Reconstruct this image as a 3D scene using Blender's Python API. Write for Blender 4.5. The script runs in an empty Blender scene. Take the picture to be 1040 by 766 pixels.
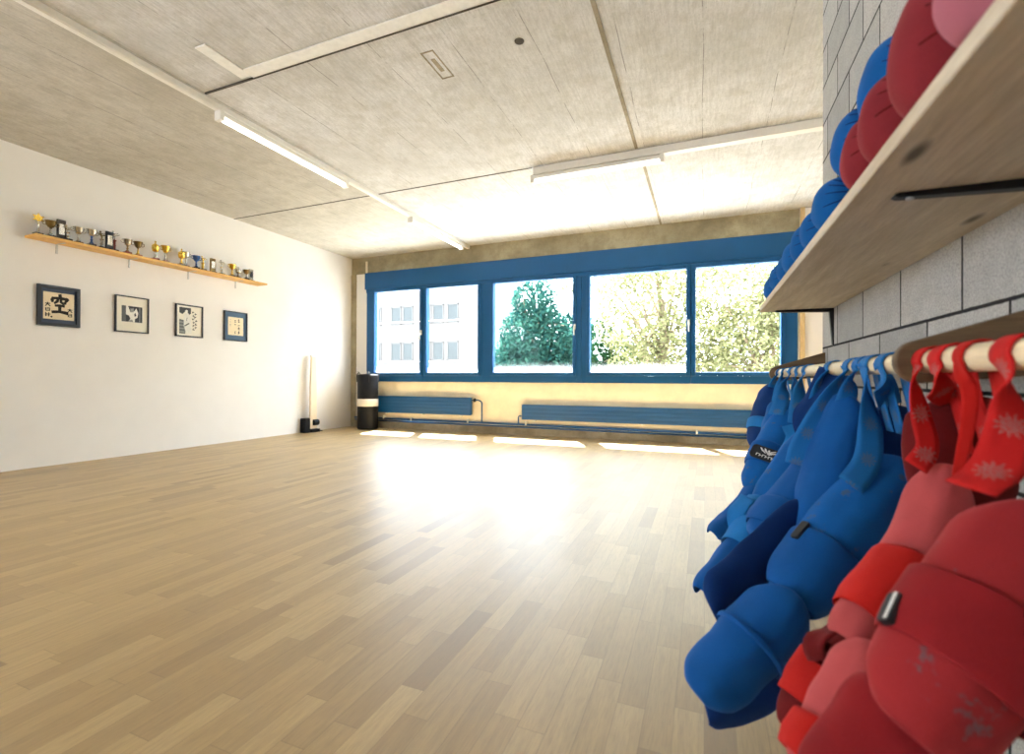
import bpy, bmesh, math, random
from mathutils import Vector, Matrix, noise
random.seed(7)
SC = bpy.context.scene
COL = SC.collection
PI = math.pi

# ------------------------------------------------------------------ object helpers
def link(name, bm, mats, parent=None, smooth=False, sub=0, bevel=0.0, solid=0.0):
    me = bpy.data.meshes.new(name)
    bmesh.ops.recalc_face_normals(bm, faces=bm.faces[:])
    bm.to_mesh(me); bm.free()
    if not isinstance(mats, (list, tuple)): mats = [mats]
    for m in mats: me.materials.append(m)
    if smooth:
        for p in me.polygons: p.use_smooth = True
    o = bpy.data.objects.new(name, me)
    COL.objects.link(o)
    if parent: o.parent = parent
    if solid:
        md = o.modifiers.new('solid', 'SOLIDIFY'); md.thickness = solid; md.offset = 0
    if bevel:
        md = o.modifiers.new('bevel', 'BEVEL'); md.width = bevel; md.segments = 2; md.limit_method = 'ANGLE'
    if sub:
        md = o.modifiers.new('sub', 'SUBSURF'); md.levels = sub; md.render_levels = sub
    return o

def thing(name, label, cat, loc=(0, 0, 0), rot=(0, 0, 0), group=None):
    o = bpy.data.objects.new(name, None); COL.objects.link(o)
    o.empty_display_size = 0.05
    o.location = loc; o.rotation_euler = rot
    o['label'] = label; o['category'] = cat
    if group: o['group'] = group
    return o

def tag(o, label, cat, group=None, kind=None):
    o['label'] = label; o['category'] = cat
    if group: o['group'] = group
    if kind: o['kind'] = kind
    return o

def struct(o, label=None, cat=None):
    o['kind'] = 'structure'
    if label: o['label'] = label
    if cat: o['category'] = cat
    return o

# ------------------------------------------------------------------ mesh helpers
def box(bm, x0, x1, y0, y1, z0, z1, mi=0):
    vs = [bm.verts.new(p) for p in ((x0,y0,z0),(x1,y0,z0),(x1,y1,z0),(x0,y1,z0),(x0,y0,z1),(x1,y0,z1),(x1,y1,z1),(x0,y1,z1))]
    for q in ((0,3,2,1),(4,5,6,7),(0,1,5,4),(1,2,6,5),(2,3,7,6),(3,0,4,7)):
        f = bm.faces.new([vs[i] for i in q]); f.material_index = mi

def bx(*a):
    bm = bmesh.new(); box(bm, *a); return bm

def frame_of(d):
    d = Vector(d).normalized()
    a = Vector((0, 0, 1)) if abs(d.z) < 0.9 else Vector((1, 0, 0))
    u = d.cross(a).normalized(); v = d.cross(u).normalized()
    return u, v

def tube(bm, pts, r, seg=10, caps=True, mi=0):
    pts = [Vector(p) for p in pts]; n = len(pts)
    rs = r if isinstance(r, (list, tuple)) else [r]*n
    rings = []; u = None
    for i, p in enumerate(pts):
        d = (pts[min(i+1, n-1)] - pts[max(i-1, 0)]).normalized()
        if u is None: u, v = frame_of(d)
        else:
            u = (u - d*u.dot(d)).normalized(); v = d.cross(u).normalized()
        rings.append([bm.verts.new(p + (u*math.cos(2*PI*k/seg) + v*math.sin(2*PI*k/seg))*rs[i]) for k in range(seg)])
    for a, b in zip(rings, rings[1:]):
        for k in range(seg):
            f = bm.faces.new((a[k], a[(k+1) % seg], b[(k+1) % seg], b[k])); f.material_index = mi
    if caps:
        for rg in (rings[0][::-1], rings[-1]):
            f = bm.faces.new(rg); f.material_index = mi

def lathe(bm, prof, seg=16, c=(0, 0, 0), mi=0):
    rings = []
    for r, z in prof:
        if r < 1e-5: rings.append([bm.verts.new((c[0], c[1], c[2]+z))])
        else: rings.append([bm.verts.new((c[0]+r*math.cos(2*PI*k/seg), c[1]+r*math.sin(2*PI*k/seg), c[2]+z)) for k in range(seg)])
    for a, b in zip(rings, rings[1:]):
        for k in range(seg):
            k2 = (k+1) % seg
            if len(a) == 1 and len(b) == 1: continue
            q = (a[0], b[k2], b[k]) if len(a) == 1 else (a[k], a[k2], b[0]) if len(b) == 1 else (a[k], a[k2], b[k2], b[k])
            f = bm.faces.new(q); f.material_index = mi
    for rg in (rings[0], rings[-1]):
        if len(rg) > 2:
            f = bm.faces.new(rg); f.material_index = mi

def lathe_bm(prof, seg=16, c=(0, 0, 0)):
    bm = bmesh.new(); lathe(bm, prof, seg, c); return bm

def prism(bm, poly, M, h, mi=0):
    """polygon (u, v) extruded by h along the third axis of M (a 4x4)"""
    lo = [bm.verts.new(M @ Vector((u, v, 0))) for u, v in poly]
    hi = [bm.verts.new(M @ Vector((u, v, h))) for u, v in poly]
    n = len(poly)
    for f in ([lo[::-1], hi] + [[lo[i], lo[(i+1) % n], hi[(i+1) % n], hi[i]] for i in range(n)]):
        g = bm.faces.new(f); g.material_index = mi

def stroke(bm, pts, M, h, mi=0):
    """brush stroke: list of (u, v, width)"""
    n = len(pts); L = []; R = []
    for i, (u, v, w) in enumerate(pts):
        a = pts[max(i-1, 0)]; b = pts[min(i+1, n-1)]
        d = Vector((b[0]-a[0], b[1]-a[1]))
        d = d.normalized() if d.length > 1e-9 else Vector((1, 0))
        nx, ny = -d.y, d.x
        e = -w*0.3 if i == 0 else w*0.3 if i == n-1 else 0
        L.append((u + nx*w/2 + d.x*e, v + ny*w/2 + d.y*e)); R.append((u - nx*w/2 + d.x*e, v - ny*w/2 + d.y*e))
    for i in range(n-1):
        prism(bm, [R[i], R[i+1], L[i+1], L[i]], M, h, mi)

def cat_rom(pts, n):
    pts = [Vector(p) for p in pts]
    if len(pts) == 2:
        return [pts[0].lerp(pts[1], i/(n-1)) for i in range(n)]
    P = [pts[0]*2 - pts[1]] + pts + [pts[-1]*2 - pts[-2]]
    out = []; m = len(pts)-1
    for i in range(n):
        t = i/(n-1)*m; k = min(int(t), m-1); t -= k
        a, b, c, d = P[k:k+4]
        out.append(0.5*((2*b) + (c-a)*t + (2*a-5*b+4*c-d)*t*t + (3*b-a-3*c+d)*t**3))
    return out

# ------------------------------------------------------------------ material helpers
class NT:
    def __init__(s, name):
        s.m = bpy.data.materials.new(name); s.m.use_nodes = True
        s.t = s.m.node_tree; s.b = s.t.nodes['Principled BSDF']; s.out = s.t.nodes['Material Output']
    def n(s, typ, **kw):
        nd = s.t.nodes.new(typ)
        for k, v in kw.items():
            if k.startswith('i_'): nd.inputs[int(k[2:])].default_value = v
            else: setattr(nd, k, v)
        return nd
    def l(s, a, b): s.t.links.new(a, b)
    def math(s, op, a, b=None, c=None):
        nd = s.n('ShaderNodeMath', operation=op)
        for i, v in enumerate((a, b, c)):
            if v is None: continue
            if isinstance(v, (int, float)): nd.inputs[i].default_value = v
            else: s.l(v, nd.inputs[i])
        return nd.outputs[0]
    def mix(s, fac, a, b, blend='MIX'):
        nd = s.n('ShaderNodeMix', data_type='RGBA', blend_type=blend)
        for i, v in ((0, fac), (6, a), (7, b)):
            if isinstance(v, (int, float)): nd.inputs[i].default_value = v
            elif isinstance(v, (tuple, list)): nd.inputs[i].default_value = (*v[:3], 1)
            else: s.l(v, nd.inputs[i])
        return nd.outputs[2]
    def ramp(s, fac, stops):
        nd = s.n('ShaderNodeValToRGB'); e = nd.color_ramp.elements
        while len(e) < len(stops): e.new(0.5)
        for el, (p, c) in zip(e, stops):
            el.position = p; el.color = (c, c, c, 1) if isinstance(c, (int, float)) else (*c, 1)
        s.l(fac, nd.inputs[0]); return nd.outputs[0]
    def obj(s, scale=(1, 1, 1)):
        tc = s.n('ShaderNodeTexCoord'); mp = s.n('ShaderNodeMapping'); mp.inputs['Scale'].default_value = scale
        s.l(tc.outputs['Object'], mp.inputs[0]); return mp.outputs[0]
    def geo(s, scale=(1, 1, 1)):
        g = s.n('ShaderNodeNewGeometry'); mp = s.n('ShaderNodeMapping'); mp.inputs['Scale'].default_value = scale
        s.l(g.outputs['Position'], mp.inputs[0]); return mp.outputs[0]
    def noise(s, vec, scale, detail=4, rough=0.55):
        nd = s.n('ShaderNodeTexNoise'); nd.inputs['Scale'].default_value = scale
        nd.inputs['Detail'].default_value = detail; nd.inputs['Roughness'].default_value = rough
        s.l(vec, nd.inputs['Vector']); return nd.outputs[0]
    def xyz(s, vec):
        nd = s.n('ShaderNodeSeparateXYZ'); s.l(vec, nd.inputs[0]); return nd.outputs
    def bump(s, h, strength=0.3, dist=0.01):
        nd = s.n('ShaderNodeBump'); nd.inputs['Strength'].default_value = strength; nd.inputs['Distance'].default_value = dist
        s.l(h, nd.inputs['Height']); s.l(nd.outputs[0], s.b.inputs['Normal'])
    def base(s, c):
        if isinstance(c, (tuple, list)): s.b.inputs['Base Color'].default_value = (*c[:3], 1)
        else: s.l(c, s.b.inputs['Base Color'])
    def rough(s, r):
        if isinstance(r, (int, float)): s.b.inputs['Roughness'].default_value = r
        else: s.l(r, s.b.inputs['Roughness'])

def S(r, g, b):
    f = lambda c: (c/255/12.92) if c/255 <= 0.04045 else ((c/255+0.055)/1.055)**2.4
    return (f(r), f(g), f(b))

def plain(name, c, rough=0.5, metal=0.0, var=0.08, scale=30, bump=0.0, spec=0.5):
    m = NT(name)
    nz = m.noise(m.obj(), scale)
    m.base(m.mix(m.ramp(nz, [(0.3, 0.0), (0.7, 1.0)]), tuple(x*(1-var) for x in c), tuple(min(1, x*(1+var)) for x in c)))
    m.rough(rough); m.b.inputs['Metallic'].default_value = metal
    m.b.inputs['Specular IOR Level'].default_value = spec
    if bump: m.bump(nz, bump, 0.004)
    return m.m

def fabric(name, c, var=0.12, smudge=None, bump=0.25, sheen=0.25, thr=0.6):
    """padded sports fabric, with worn grey print smudges when asked"""
    m = NT(name)
    v = m.obj()
    n1 = m.noise(v, 900, 2); n2 = m.noise(v, 9, 3)
    col = m.mix(m.ramp(n2, [(0.35, 0.0), (0.7, 1.0)]), tuple(x*(1-var) for x in c), tuple(min(1, x*(1+var)) for x in c))
    col = m.mix(m.ramp(n1, [(0.35, 0.0), (0.65, 0.22)]), col, tuple(min(1, x*1.6+0.02) for x in c))
    if smudge:
        n3 = m.noise(v, 17, 5, 0.7)
        col = m.mix(m.ramp(n3, [(thr, 0.0), (thr+0.05, 0.7)]), col, smudge)
    m.base(col); m.rough(0.85)
    m.b.inputs['Specular IOR Level'].default_value = 0.2
    m.b.inputs['Sheen Weight'].default_value = sheen; m.b.inputs['Sheen Roughness'].default_value = 0.5
    m.b.inputs['Sheen Tint'].default_value = (*[min(1, x*2+0.1) for x in c], 1)
    m.bump(n1, bump, 0.002)
    return m.m

def strap_mat(name, c, print_c, period=0.085):
    """woven elastic with a worn starburst print repeated along it (UV: x along in metres, y across in metres)"""
    m = NT(name)
    uv = m.n('ShaderNodeTexCoord').outputs['UV']
    x, y, _ = m.xyz(uv)
    dx = m.math('MULTIPLY', m.math('SUBTRACT', m.math('FRACT', m.math('DIVIDE', x, period)), 0.5), period)
    r = m.math('SQRT', m.math('ADD', m.math('MULTIPLY', dx, dx), m.math('MULTIPLY', y, y)))
    th = m.math('ARCTAN2', y, dx)
    lim = m.math('ADD', m.math('MULTIPLY', m.math('COSINE', m.math('MULTIPLY', th, 11)), 0.004), 0.014)
    ins = m.math('LESS_THAN', r, lim)
    nz = m.noise(uv, 420, 2)
    fac = m.math('MULTIPLY', ins, m.ramp(nz, [(0.42, 0.0), (0.55, 0.85)]))
    weave = m.noise(uv, 1500, 1)
    col = m.mix(m.ramp(weave, [(0.3, 0), (0.7, 0.35)]), c, tuple(min(1, q*1.5+0.02) for q in c))
    m.base(m.mix(fac, col, print_c)); m.rough(0.8)
    m.b.inputs['Specular IOR Level'].default_value = 0.2
    m.bump(weave, 0.25, 0.001)
    return m.m

def wood(name, light, dark, axis='Y', knots=True, rough=0.6, scale=1.0):
    m = NT(name)
    st = {'Y': (9, 0.7, 9), 'X': (0.7, 9, 9), 'Z': (9, 9, 0.7)}[axis]
    v = m.geo(tuple(q*scale for q in st))
    g1 = m.noise(v, 3.2, 6, 0.6)
    g2 = m.noise(v, 22, 4, 0.6)
    col = m.mix(m.ramp(g1, [(0.32, 0.0), (0.68, 1.0)]), dark, light)
    col = m.mix(m.ramp(g2, [(0.35, 0.28), (0.6, 0.0)]), col, tuple(q*0.6 for q in dark))
    if knots:
        vk = m.geo({'Y': (5.5, 1.6, 5.5), 'X': (1.6, 5.5, 5.5), 'Z': (5.5, 5.5, 1.6)}[axis])
        vo = m.n('ShaderNodeTexVoronoi'); vo.inputs['Scale'].default_value = 1.9
        m.l(vk, vo.inputs['Vector'])
        col = m.mix(m.ramp(vo.outputs['Distance'], [(0.06, 0.95), (0.17, 0.0)]), col, tuple(q*0.16 for q in dark))
    m.base(col); m.rough(rough)
    m.bump(g2, 0.12, 0.003)
    return m.m
# ------------------------------------------------------------------ materials
def mk_floor():
    m = NT('oak_parquet')
    x, y, z = m.xyz(m.geo())
    Wd, Ln = 0.074, 0.48
    rx = m.math('DIVIDE', x, Wd); row = m.math('FLOOR', rx)
    wn = m.n('ShaderNodeTexWhiteNoise', noise_dimensions='1D'); m.l(row, wn.inputs['W'])
    yy = m.math('ADD', m.math('DIVIDE', y, Ln), m.math('MULTIPLY', wn.outputs['Value'], 7.0))
    colm = m.math('FLOOR', yy)
    cv = m.n('ShaderNodeCombineXYZ'); m.l(row, cv.inputs[0]); m.l(colm, cv.inputs[1])
    w2 = m.n('ShaderNodeTexWhiteNoise', noise_dimensions='2D'); m.l(cv.outputs[0], w2.inputs['Vector'])
    tone = m.ramp(w2.outputs['Value'], [(0.0, S(146,117,74)), (0.08, S(164,135,87)), (0.5, S(177,148,97)), (1.0, S(189,161,109))])
    # grain, shifted for every block
    g = m.n('ShaderNodeCombineXYZ')
    m.l(m.math('MULTIPLY', x, 42), g.inputs[0]); m.l(m.math('ADD', m.math('MULTIPLY', y, 2.4), m.math('MULTIPLY', w2.outputs['Value'], 50)), g.inputs[1])
    g1 = m.noise(g.outputs[0], 1.4, 6, 0.65)
    g2 = m.noise(g.outputs[0], 7, 3, 0.6)
    c = m.mix(m.ramp(g1, [(0.33, 0.3), (0.62, 0.0)]), tone, S(120,98,66), 'MIX')
    c = m.mix(m.ramp(g2, [(0.3, 0.3), (0.55, 0.0)]), c, S(112,92,62))
    # joints
    fx = m.math('FRACT', rx); fy = m.math('FRACT', yy)
    jx = m.math('LESS_THAN', fx, 0.022); jy = m.math('LESS_THAN', fy, 0.004)
    c = m.mix(m.math('MULTIPLY', m.math('MAXIMUM', jx, jy), 0.45), c, S(96,74,46))
    m.base(c)
    big = m.noise(m.geo(), 2.2, 4)
    m.rough(m.ramp(big, [(0.3, 0.40), (0.7, 0.46)]))
    m.b.inputs['Specular IOR Level'].default_value = 0.8
    m.b.inputs['Coat Weight'].default_value = 0.5; m.b.inputs['Coat Roughness'].default_value = 0.42
    return m.m

def mk_concrete(name, base, dark, stain, boards=True, rough=0.85, left_tint=None):
    m = NT(name)
    v = m.geo(); x, y, z = m.xyz(v)
    n1 = m.noise(v, 1.1, 6, 0.65); n2 = m.noise(v, 7, 6, 0.7); n3 = m.noise(v, 60, 4, 0.7)
    c = m.mix(m.ramp(n1, [(0.36, 0.0), (0.62, 1.0)]), dark, base)
    c = m.mix(m.ramp(n2, [(0.36, 0.5), (0.55, 0.0)]), c, stain)
    c = m.mix(m.ramp(n3, [(0.3, 0.35), (0.5, 0.0)]), c, tuple(q*0.6 for q in dark))
    vor = m.n('ShaderNodeTexVoronoi'); vor.inputs['Scale'].default_value = 14; m.l(v, vor.inputs['Vector'])
    c = m.mix(m.ramp(vor.outputs['Distance'], [(0.035, 0.6), (0.05, 0.0)]), c, tuple(q*0.35 for q in dark))
    if boards:
        ys = m.geo((26, 1.1, 26)); n4 = m.noise(ys, 1.5, 4, 0.6)
        c = m.mix(m.ramp(n4, [(0.36, 0.32), (0.52, 0.0)]), c, tuple(q*0.75 for q in dark))
        # formwork board joints running to the window, wobbling a little
        wob = m.math('MULTIPLY', m.math('SUBTRACT', m.noise(m.geo((1, 0.6, 1)), 1.5, 2), 0.5), 0.05)
        fx = m.math('FRACT', m.math('DIVIDE', m.math('ADD', m.math('ADD', x, wob), 0.02), 0.512))
        d = m.math('ABSOLUTE', m.math('SUBTRACT', fx, 0.5))
        joint = m.math('GREATER_THAN', d, 0.4935)
        gaps = m.ramp(m.noise(m.geo((3, 1.5, 3)), 2.5, 4, 0.7), [(0.44, 0.0), (0.54, 0.7)])
        c = m.mix(m.math('MULTIPLY', joint, gaps), c, tuple(q*0.3 for q in dark))
    if left_tint:                                                # the bay left of the cable run is darker and yellower
        edge = m.math('ADD', x, m.math('MULTIPLY', m.math('SUBTRACT', n2, 0.5), 0.25))
        c = m.mix(m.math('MULTIPLY', m.math('LESS_THAN', edge, -3.66), 0.8), c, m.mix(1.0, c, left_tint, 'MULTIPLY'))
        gr = m.noise(m.geo((14, 2.2, 14)), 6, 5, 0.75)
        c = m.mix(m.ramp(gr, [(0.40, 0.24), (0.56, 0.0)]), c, tuple(q*0.45 for q in dark))
    m.base(c); m.rough(rough); m.b.inputs['Specular IOR Level'].default_value = 0.25
    m.bump(m.math('ADD', n2, m.math('MULTIPLY', n3, 0.5)), 0.35, 0.008)
    return m.m

def mk_block():
    m = NT('grey_block_masonry')
    v = m.geo(); x, y, z = m.xyz(v)
    along = m.math('ADD', y, m.math('MULTIPLY', x, 1.0))       # also turns the corner
    rz = m.math('DIVIDE', m.math('SUBTRACT', z, 0.06), 0.2); row = m.math('FLOOR', rz)
    odd = m.math('MODULO', row, 2.0)
    yy = m.math('DIVIDE', m.math('SUBTRACT', m.math('SUBTRACT', along, 0.70), m.math('MULTIPLY', odd, 0.2)), 0.4)
    fz = m.math('FRACT', rz); fy = m.math('FRACT', yy)
    dz = m.math('MULTIPLY', m.math('MINIMUM', fz, m.math('SUBTRACT', 1.0, fz)), 0.2)
    dy = m.math('MULTIPLY', m.math('MINIMUM', fy, m.math('SUBTRACT', 1.0, fy)), 0.4)
    d = m.math('ADD', m.math('MINIMUM', dz, dy), m.math('MULTIPLY', m.math('SUBTRACT', m.noise(v, 40, 3), 0.5), 0.003))
    joint = m.ramp(m.math('MULTIPLY', d, 100), [(0.38, 1.0), (0.58, 0.0)])
    cv = m.n('ShaderNodeCombineXYZ'); m.l(row, cv.inputs[0]); m.l(m.math('FLOOR', yy), cv.inputs[1])
    wn = m.n('ShaderNodeTexWhiteNoise', noise_dimensions='2D'); m.l(cv.outputs[0], wn.inputs['Vector'])
    tone = m.ramp(wn.outputs['Value'], [(0.0, S(168,168,166)), (1.0, S(196,195,192))])
    n1 = m.noise(v, 180, 4, 0.75); n2 = m.noise(v, 12, 4)
    c = m.mix(m.ramp(n1, [(0.36, 0.5), (0.56, 0.0)]), tone, S(96,97,98))
    c = m.mix(m.ramp(n2, [(0.3, 0.2), (0.6, 0.0)]), c, S(120,120,120))
    c = m.mix(joint, c, S(42,42,44))
    m.base(c); m.rough(0.9); m.b.inputs['Specular IOR Level'].default_value = 0.2
    m.bump(m.math('SUBTRACT', m.math('MULTIPLY', n1, 0.25), joint), 0.5, 0.006)
    return m.m

def mk_glass():
    m = NT('window_glass')
    tr = m.n('ShaderNodeBsdfTransparent'); gl = m.n('ShaderNodeBsdfGlossy'); gl.inputs['Roughness'].default_value = 0.02
    tr.inputs[0].default_value = (0.95, 0.97, 0.96, 1)
    fr = m.n('ShaderNodeFresnel'); fr.inputs[0].default_value = 1.12
    gb = m.n('ShaderNodeNewGeometry'); mx = m.n('ShaderNodeMixShader'); m.l(m.math('MULTIPLY', fr.outputs[0], m.math('SUBTRACT', 1.0, gb.outputs['Backfacing'])), mx.inputs[0]); m.l(tr.outputs[0], mx.inputs[1]); m.l(gl.outputs[0], mx.inputs[2])
    m.l(mx.outputs[0], m.out.inputs[0]); m.t.nodes.remove(m.b)
    return m.m

def mk_haze():
    """glare haze painted as a translucent strip low on a pane, thinning out upwards"""
    m = NT('haze_strip')
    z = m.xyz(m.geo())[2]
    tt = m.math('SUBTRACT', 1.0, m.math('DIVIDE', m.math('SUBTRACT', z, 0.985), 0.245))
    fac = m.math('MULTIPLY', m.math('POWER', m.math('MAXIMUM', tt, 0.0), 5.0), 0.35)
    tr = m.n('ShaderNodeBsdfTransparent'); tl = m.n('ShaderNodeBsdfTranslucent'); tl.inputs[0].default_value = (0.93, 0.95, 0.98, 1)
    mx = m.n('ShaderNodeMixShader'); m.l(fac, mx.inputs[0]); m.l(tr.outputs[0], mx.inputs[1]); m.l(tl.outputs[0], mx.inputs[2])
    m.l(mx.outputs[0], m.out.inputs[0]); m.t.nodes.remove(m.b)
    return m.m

def emit(name, c, s):
    m = NT(name)
    m.b.inputs['Emission Color'].default_value = (*c, 1); m.b.inputs['Emission Strength'].default_value = s
    m.base((0.9, 0.9, 0.9)); return m.m

def leafy(name, c1, c2, trans=0.35):
    m = NT(name)
    n1 = m.noise(m.obj(), 2.3, 3)
    g = m.n('ShaderNodeNewGeometry')
    col = m.mix(g.outputs['Random Per Island'], c1, c2)
    col = m.mix(m.ramp(n1, [(0.35, 0.0), (0.65, 0.4)]), col, tuple(q*0.6 for q in c1))
    df = m.n('ShaderNodeBsdfDiffuse'); tl = m.n('ShaderNodeBsdfTranslucent')
    m.l(col, df.inputs[0]); m.l(col, tl.inputs[0])
    mx = m.n('ShaderNodeMixShader'); mx.inputs[0].default_value = trans
    m.l(df.outputs[0], mx.inputs[1]); m.l(tl.outputs[0], mx.inputs[2]); m.l(mx.outputs[0], m.out.inputs[0])
    m.t.nodes.remove(m.b)
    return m.m

def mk_blue_panel():
    m = NT('blue_radiator_enamel')
    v = m.geo((1.2, 1, 30)); n = m.noise(v, 3, 3)
    m.base(m.mix(m.ramp(n, [(0.4, 0.0), (0.6, 0.5)]), S(6,76,130), S(4,56,104))); m.rough(0.4)
    return m.m

MAT = dict(
    floor=mk_floor(),
    ceiling=mk_concrete('board_marked_concrete', S(228,228,229), S(208,207,205), S(188,185,177), left_tint=(0.76, 0.71, 0.60)),
    beam=mk_concrete('raw_concrete', S(178,168,140), S(140,130,104), S(120,110,84), False),
    plaster=plain('white_wall_paint', S(240,237,233), 0.75, 0, 0.015, 4, 0.04, 0.3),
    cream=plain('cream_plaster', S(232,220,194), 0.8, 0, 0.08, 5, 0.1, 0.2),
    plinth=mk_concrete('grey_plinth_concrete', S(168,158,138), S(130,120,100), S(110,98,74), False),
    filler=plain('white_filler', S(246,246,243), 0.8, 0, 0.06, 20, 0.2, 0.2),
    groove=plain('dark_seam', S(70,66,58), 0.9),
    block=mk_block(),
    blue=plain('blue_window_paint', S(0,73,124), 0.5, 0, 0.06, 3, 0.0, 0.3),
    rad=mk_blue_panel(),
    glass=mk_glass(), haze=mk_haze(),
    white_metal=plain('white_enamel', S(236,234,228), 0.4, 0, 0.02),
    steel=plain('brushed_steel', S(190,190,188), 0.3, 1.0, 0.05),
    tube=emit('fluorescent_tube', (1.0, 0.97, 0.93), 4.0),
    dark_metal=plain('black_steel', S(34,34,36), 0.45, 0.6, 0.1),
    black=plain('black_vinyl', S(15,18,25), 0.55, 0, 0.15, 12, 0.1, 0.3),
    white_tape=plain('white_tape', S(235,232,226), 0.6, 0, 0.03),
    pine=wood('pine_board', S(214,202,182), S(184,168,144), 'Y', True, 0.65),
    pale_pole=wood('pale_beech_pole', S(240,224,192), S(222,202,166), 'Y', False, 0.45),
    bracket=wood('dark_brown_bracket', S(112,90,64), S(78,60,42), 'X', False, 0.6),
    shelf_wood=wood('honey_pine', S(236,192,112), S(214,160,80), 'Y', False, 0.5),
    batten=wood('raw_batten', S(222,196,146), S(196,166,116), 'Z', False, 0.6),
    gold=plain('gold_plate', S(226,190,84), 0.22, 0.9, 0.1),
    silver=plain('silver_plate', S(205,203,196), 0.2, 0.9, 0.1),
    dark_gold=plain('aged_gold', S(120,100,60), 0.3, 0.8, 0.1),
    marble=plain('dark_marble', S(52,46,42), 0.25, 0, 0.3, 40),
    red_base=plain('red_stained_base', S(110,30,24), 0.35, 0, 0.2),
    enamel_blue=plain('blue_enamel', S(24,70,130), 0.3, 0.2, 0.1),
    navy=plain('navy_black', S(27,32,42), 0.45, 0, 0.1),
    navy_mat=plain('slate_blue_mount', S(54,66,86), 0.7, 0, 0.06),
    blue_mat=plain('grey_blue_mount', S(70,96,122), 0.7, 0, 0.06),
    paper=plain('cream_paper', S(236,218,186), 0.85, 0, 0.03, 12),
    white_mat=plain('white_mount', S(238,232,216), 0.85, 0, 0.02),
    ink=plain('black_ink', S(34,28,20), 0.8),
    g1=plain('photo_black', S(38,40,42), 0.5), g2=plain('photo_dark_grey', S(86,88,84), 0.5),
    g3=plain('photo_grey', S(150,150,144), 0.5), g4=plain('photo_white', S(232,229,220), 0.5),
    cream_post=plain('cream_leather_pad', S(238,220,190), 0.7, 0, 0.04),
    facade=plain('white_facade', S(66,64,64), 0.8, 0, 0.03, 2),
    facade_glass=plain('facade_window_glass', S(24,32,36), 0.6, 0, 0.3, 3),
    outside=plain('pale_paving', S(196,194,188), 0.9, 0, 0.1, 2),
    bark=plain('tree_bark', S(110,96,78), 0.9, 0, 0.3, 8, 0.4),
    leaf_dark=leafy('dark_green_leaves', S(20,56,56), S(60,98,86)),
    leaf_light=leafy('yellow_green_leaves', S(92,97,64), S(150,148,112), 0.45),
    leaf_mid=leafy('deep_green_leaves', S(18,48,32), S(48,72,40)),
    bluef=fabric('blue_padded_fabric', S(3,76,144), smudge=None),
    bluew=fabric('worn_blue_padded_fabric', S(4,84,154), smudge=S(74,86,92)),
    bluel=fabric('light_blue_elastic', S(28,110,178)),
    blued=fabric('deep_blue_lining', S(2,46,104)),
    blues=strap_mat('blue_printed_elastic', S(24,102,168), S(92,106,116)),
    redf=fabric('red_padded_fabric', S(128,20,26), smudge=None),
    redw=fabric('worn_red_padded_fabric', S(140,32,36), smudge=S(86,84,90), sheen=0.5, thr=0.635),
    pinkf=fabric('faded_red_padded_fabric', S(172,72,74)),
    redb=fabric('scarlet_elastic', S(176,24,18)),
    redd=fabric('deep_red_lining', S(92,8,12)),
    reds=strap_mat('red_printed_elastic', S(178,22,22), S(150,112,110), 0.075),
    mittr=fabric('faded_maroon_padding', S(124,34,42)),
    mittp=fabric('faded_rose_padding', S(160,92,106)),
    mittb=fabric('blue_mitt_padding', S(4,82,148)),
    tabm=plain('black_rubber_label', S(22,26,34), 0.5),
    printw=plain('white_print', S(226,226,224), 0.6),
)
H = 3.1; XL = -6.08; YW = 7.085; XB = 0.59; YB = 3.02; XR = 2.6; YF = -4.5

# ------------------------------------------------------------------ the room
struct(link('floor', bx(XL-0.2, XR+0.2, YF-0.2, YW+0.3, -0.2, 0), MAT['floor']))
struct(link('ceiling', bx(XL-0.2, XR+0.2, YF-0.2, YW+0.3, H, H+0.25), MAT['ceiling']))
bm = bmesh.new()                                           # unseen window opening added in the left wall, lighting the guards from the left
box(bm, XL-0.2, XL, YF, -4.2, 0, H); box(bm, XL-0.2, XL, -0.6, YW, 0, H)
box(bm, XL-0.2, XL, -4.2, -0.6, 0, 0.9); box(bm, XL-0.2, XL, -4.2, -0.6, 2.75, H)
struct(link('wall_left', bm, MAT['plaster']))
w = bpy.data.objects.new('window_6', None); COL.objects.link(w); w.location = (XL-0.1, -2.4, 0.9); struct(w)  # frame of the added, unseen side window
bm = bmesh.new()
for y0, y1, z0, z1 in ((-1.8, 1.8, 0, .06), (-1.8, 1.8, 1.79, 1.85), (-1.8, -1.74, .06, 1.79), (1.74, 1.8, .06, 1.79), (-.03, .03, .06, 1.79)): box(bm, -0.03, 0.03, y0, y1, z0, z1)
link('frame', bm, MAT['blue'], w)
# window wall: parapet, beam above the windows, the strips left and right of them
bm = bmesh.new()
box(bm, XL, -5.97, YW, YW+0.3, 0, 2.8, 1)
box(bm, -5.97, -5.716, YW, YW+0.3, 0, 2.8, 2)
box(bm, -5.716, 1.107, YW, YW+0.3, 0, 0.83, 0)
box(bm, XL, 1.13, YW, YW+0.3, 2.8, H, 1)
box(bm, 1.107, XR, YW+0.001, YW+0.3, 0, 2.8, 2)
box(bm, 1.13, XR, YW+0.001, YW+0.3, 2.8, H, 2)
struct(link('wall_back', bm, [MAT['cream'], MAT['beam'], MAT['plaster']]))
struct(link('trim_12', bx(XL, -5.97, YW-0.02, YW, 0, 2.8), MAT['beam'], bevel=0.004))
struct(link('wall_right', bx(XB, XB+0.15, YF, YB, 0, H), MAT['block'], bevel=0.004))
struct(link('wall_corner', bx(XB+0.15, XR, YB-0.15, YB, 0, H), MAT['plaster']))
struct(link('wall_side', bx(XR, XR+0.2, YB-0.15, YW, 0, H), MAT['plaster']))
struct(link('wall_front', bx(XL, XB, YF-0.2, YF, 0, H), MAT['plaster']))
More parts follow.
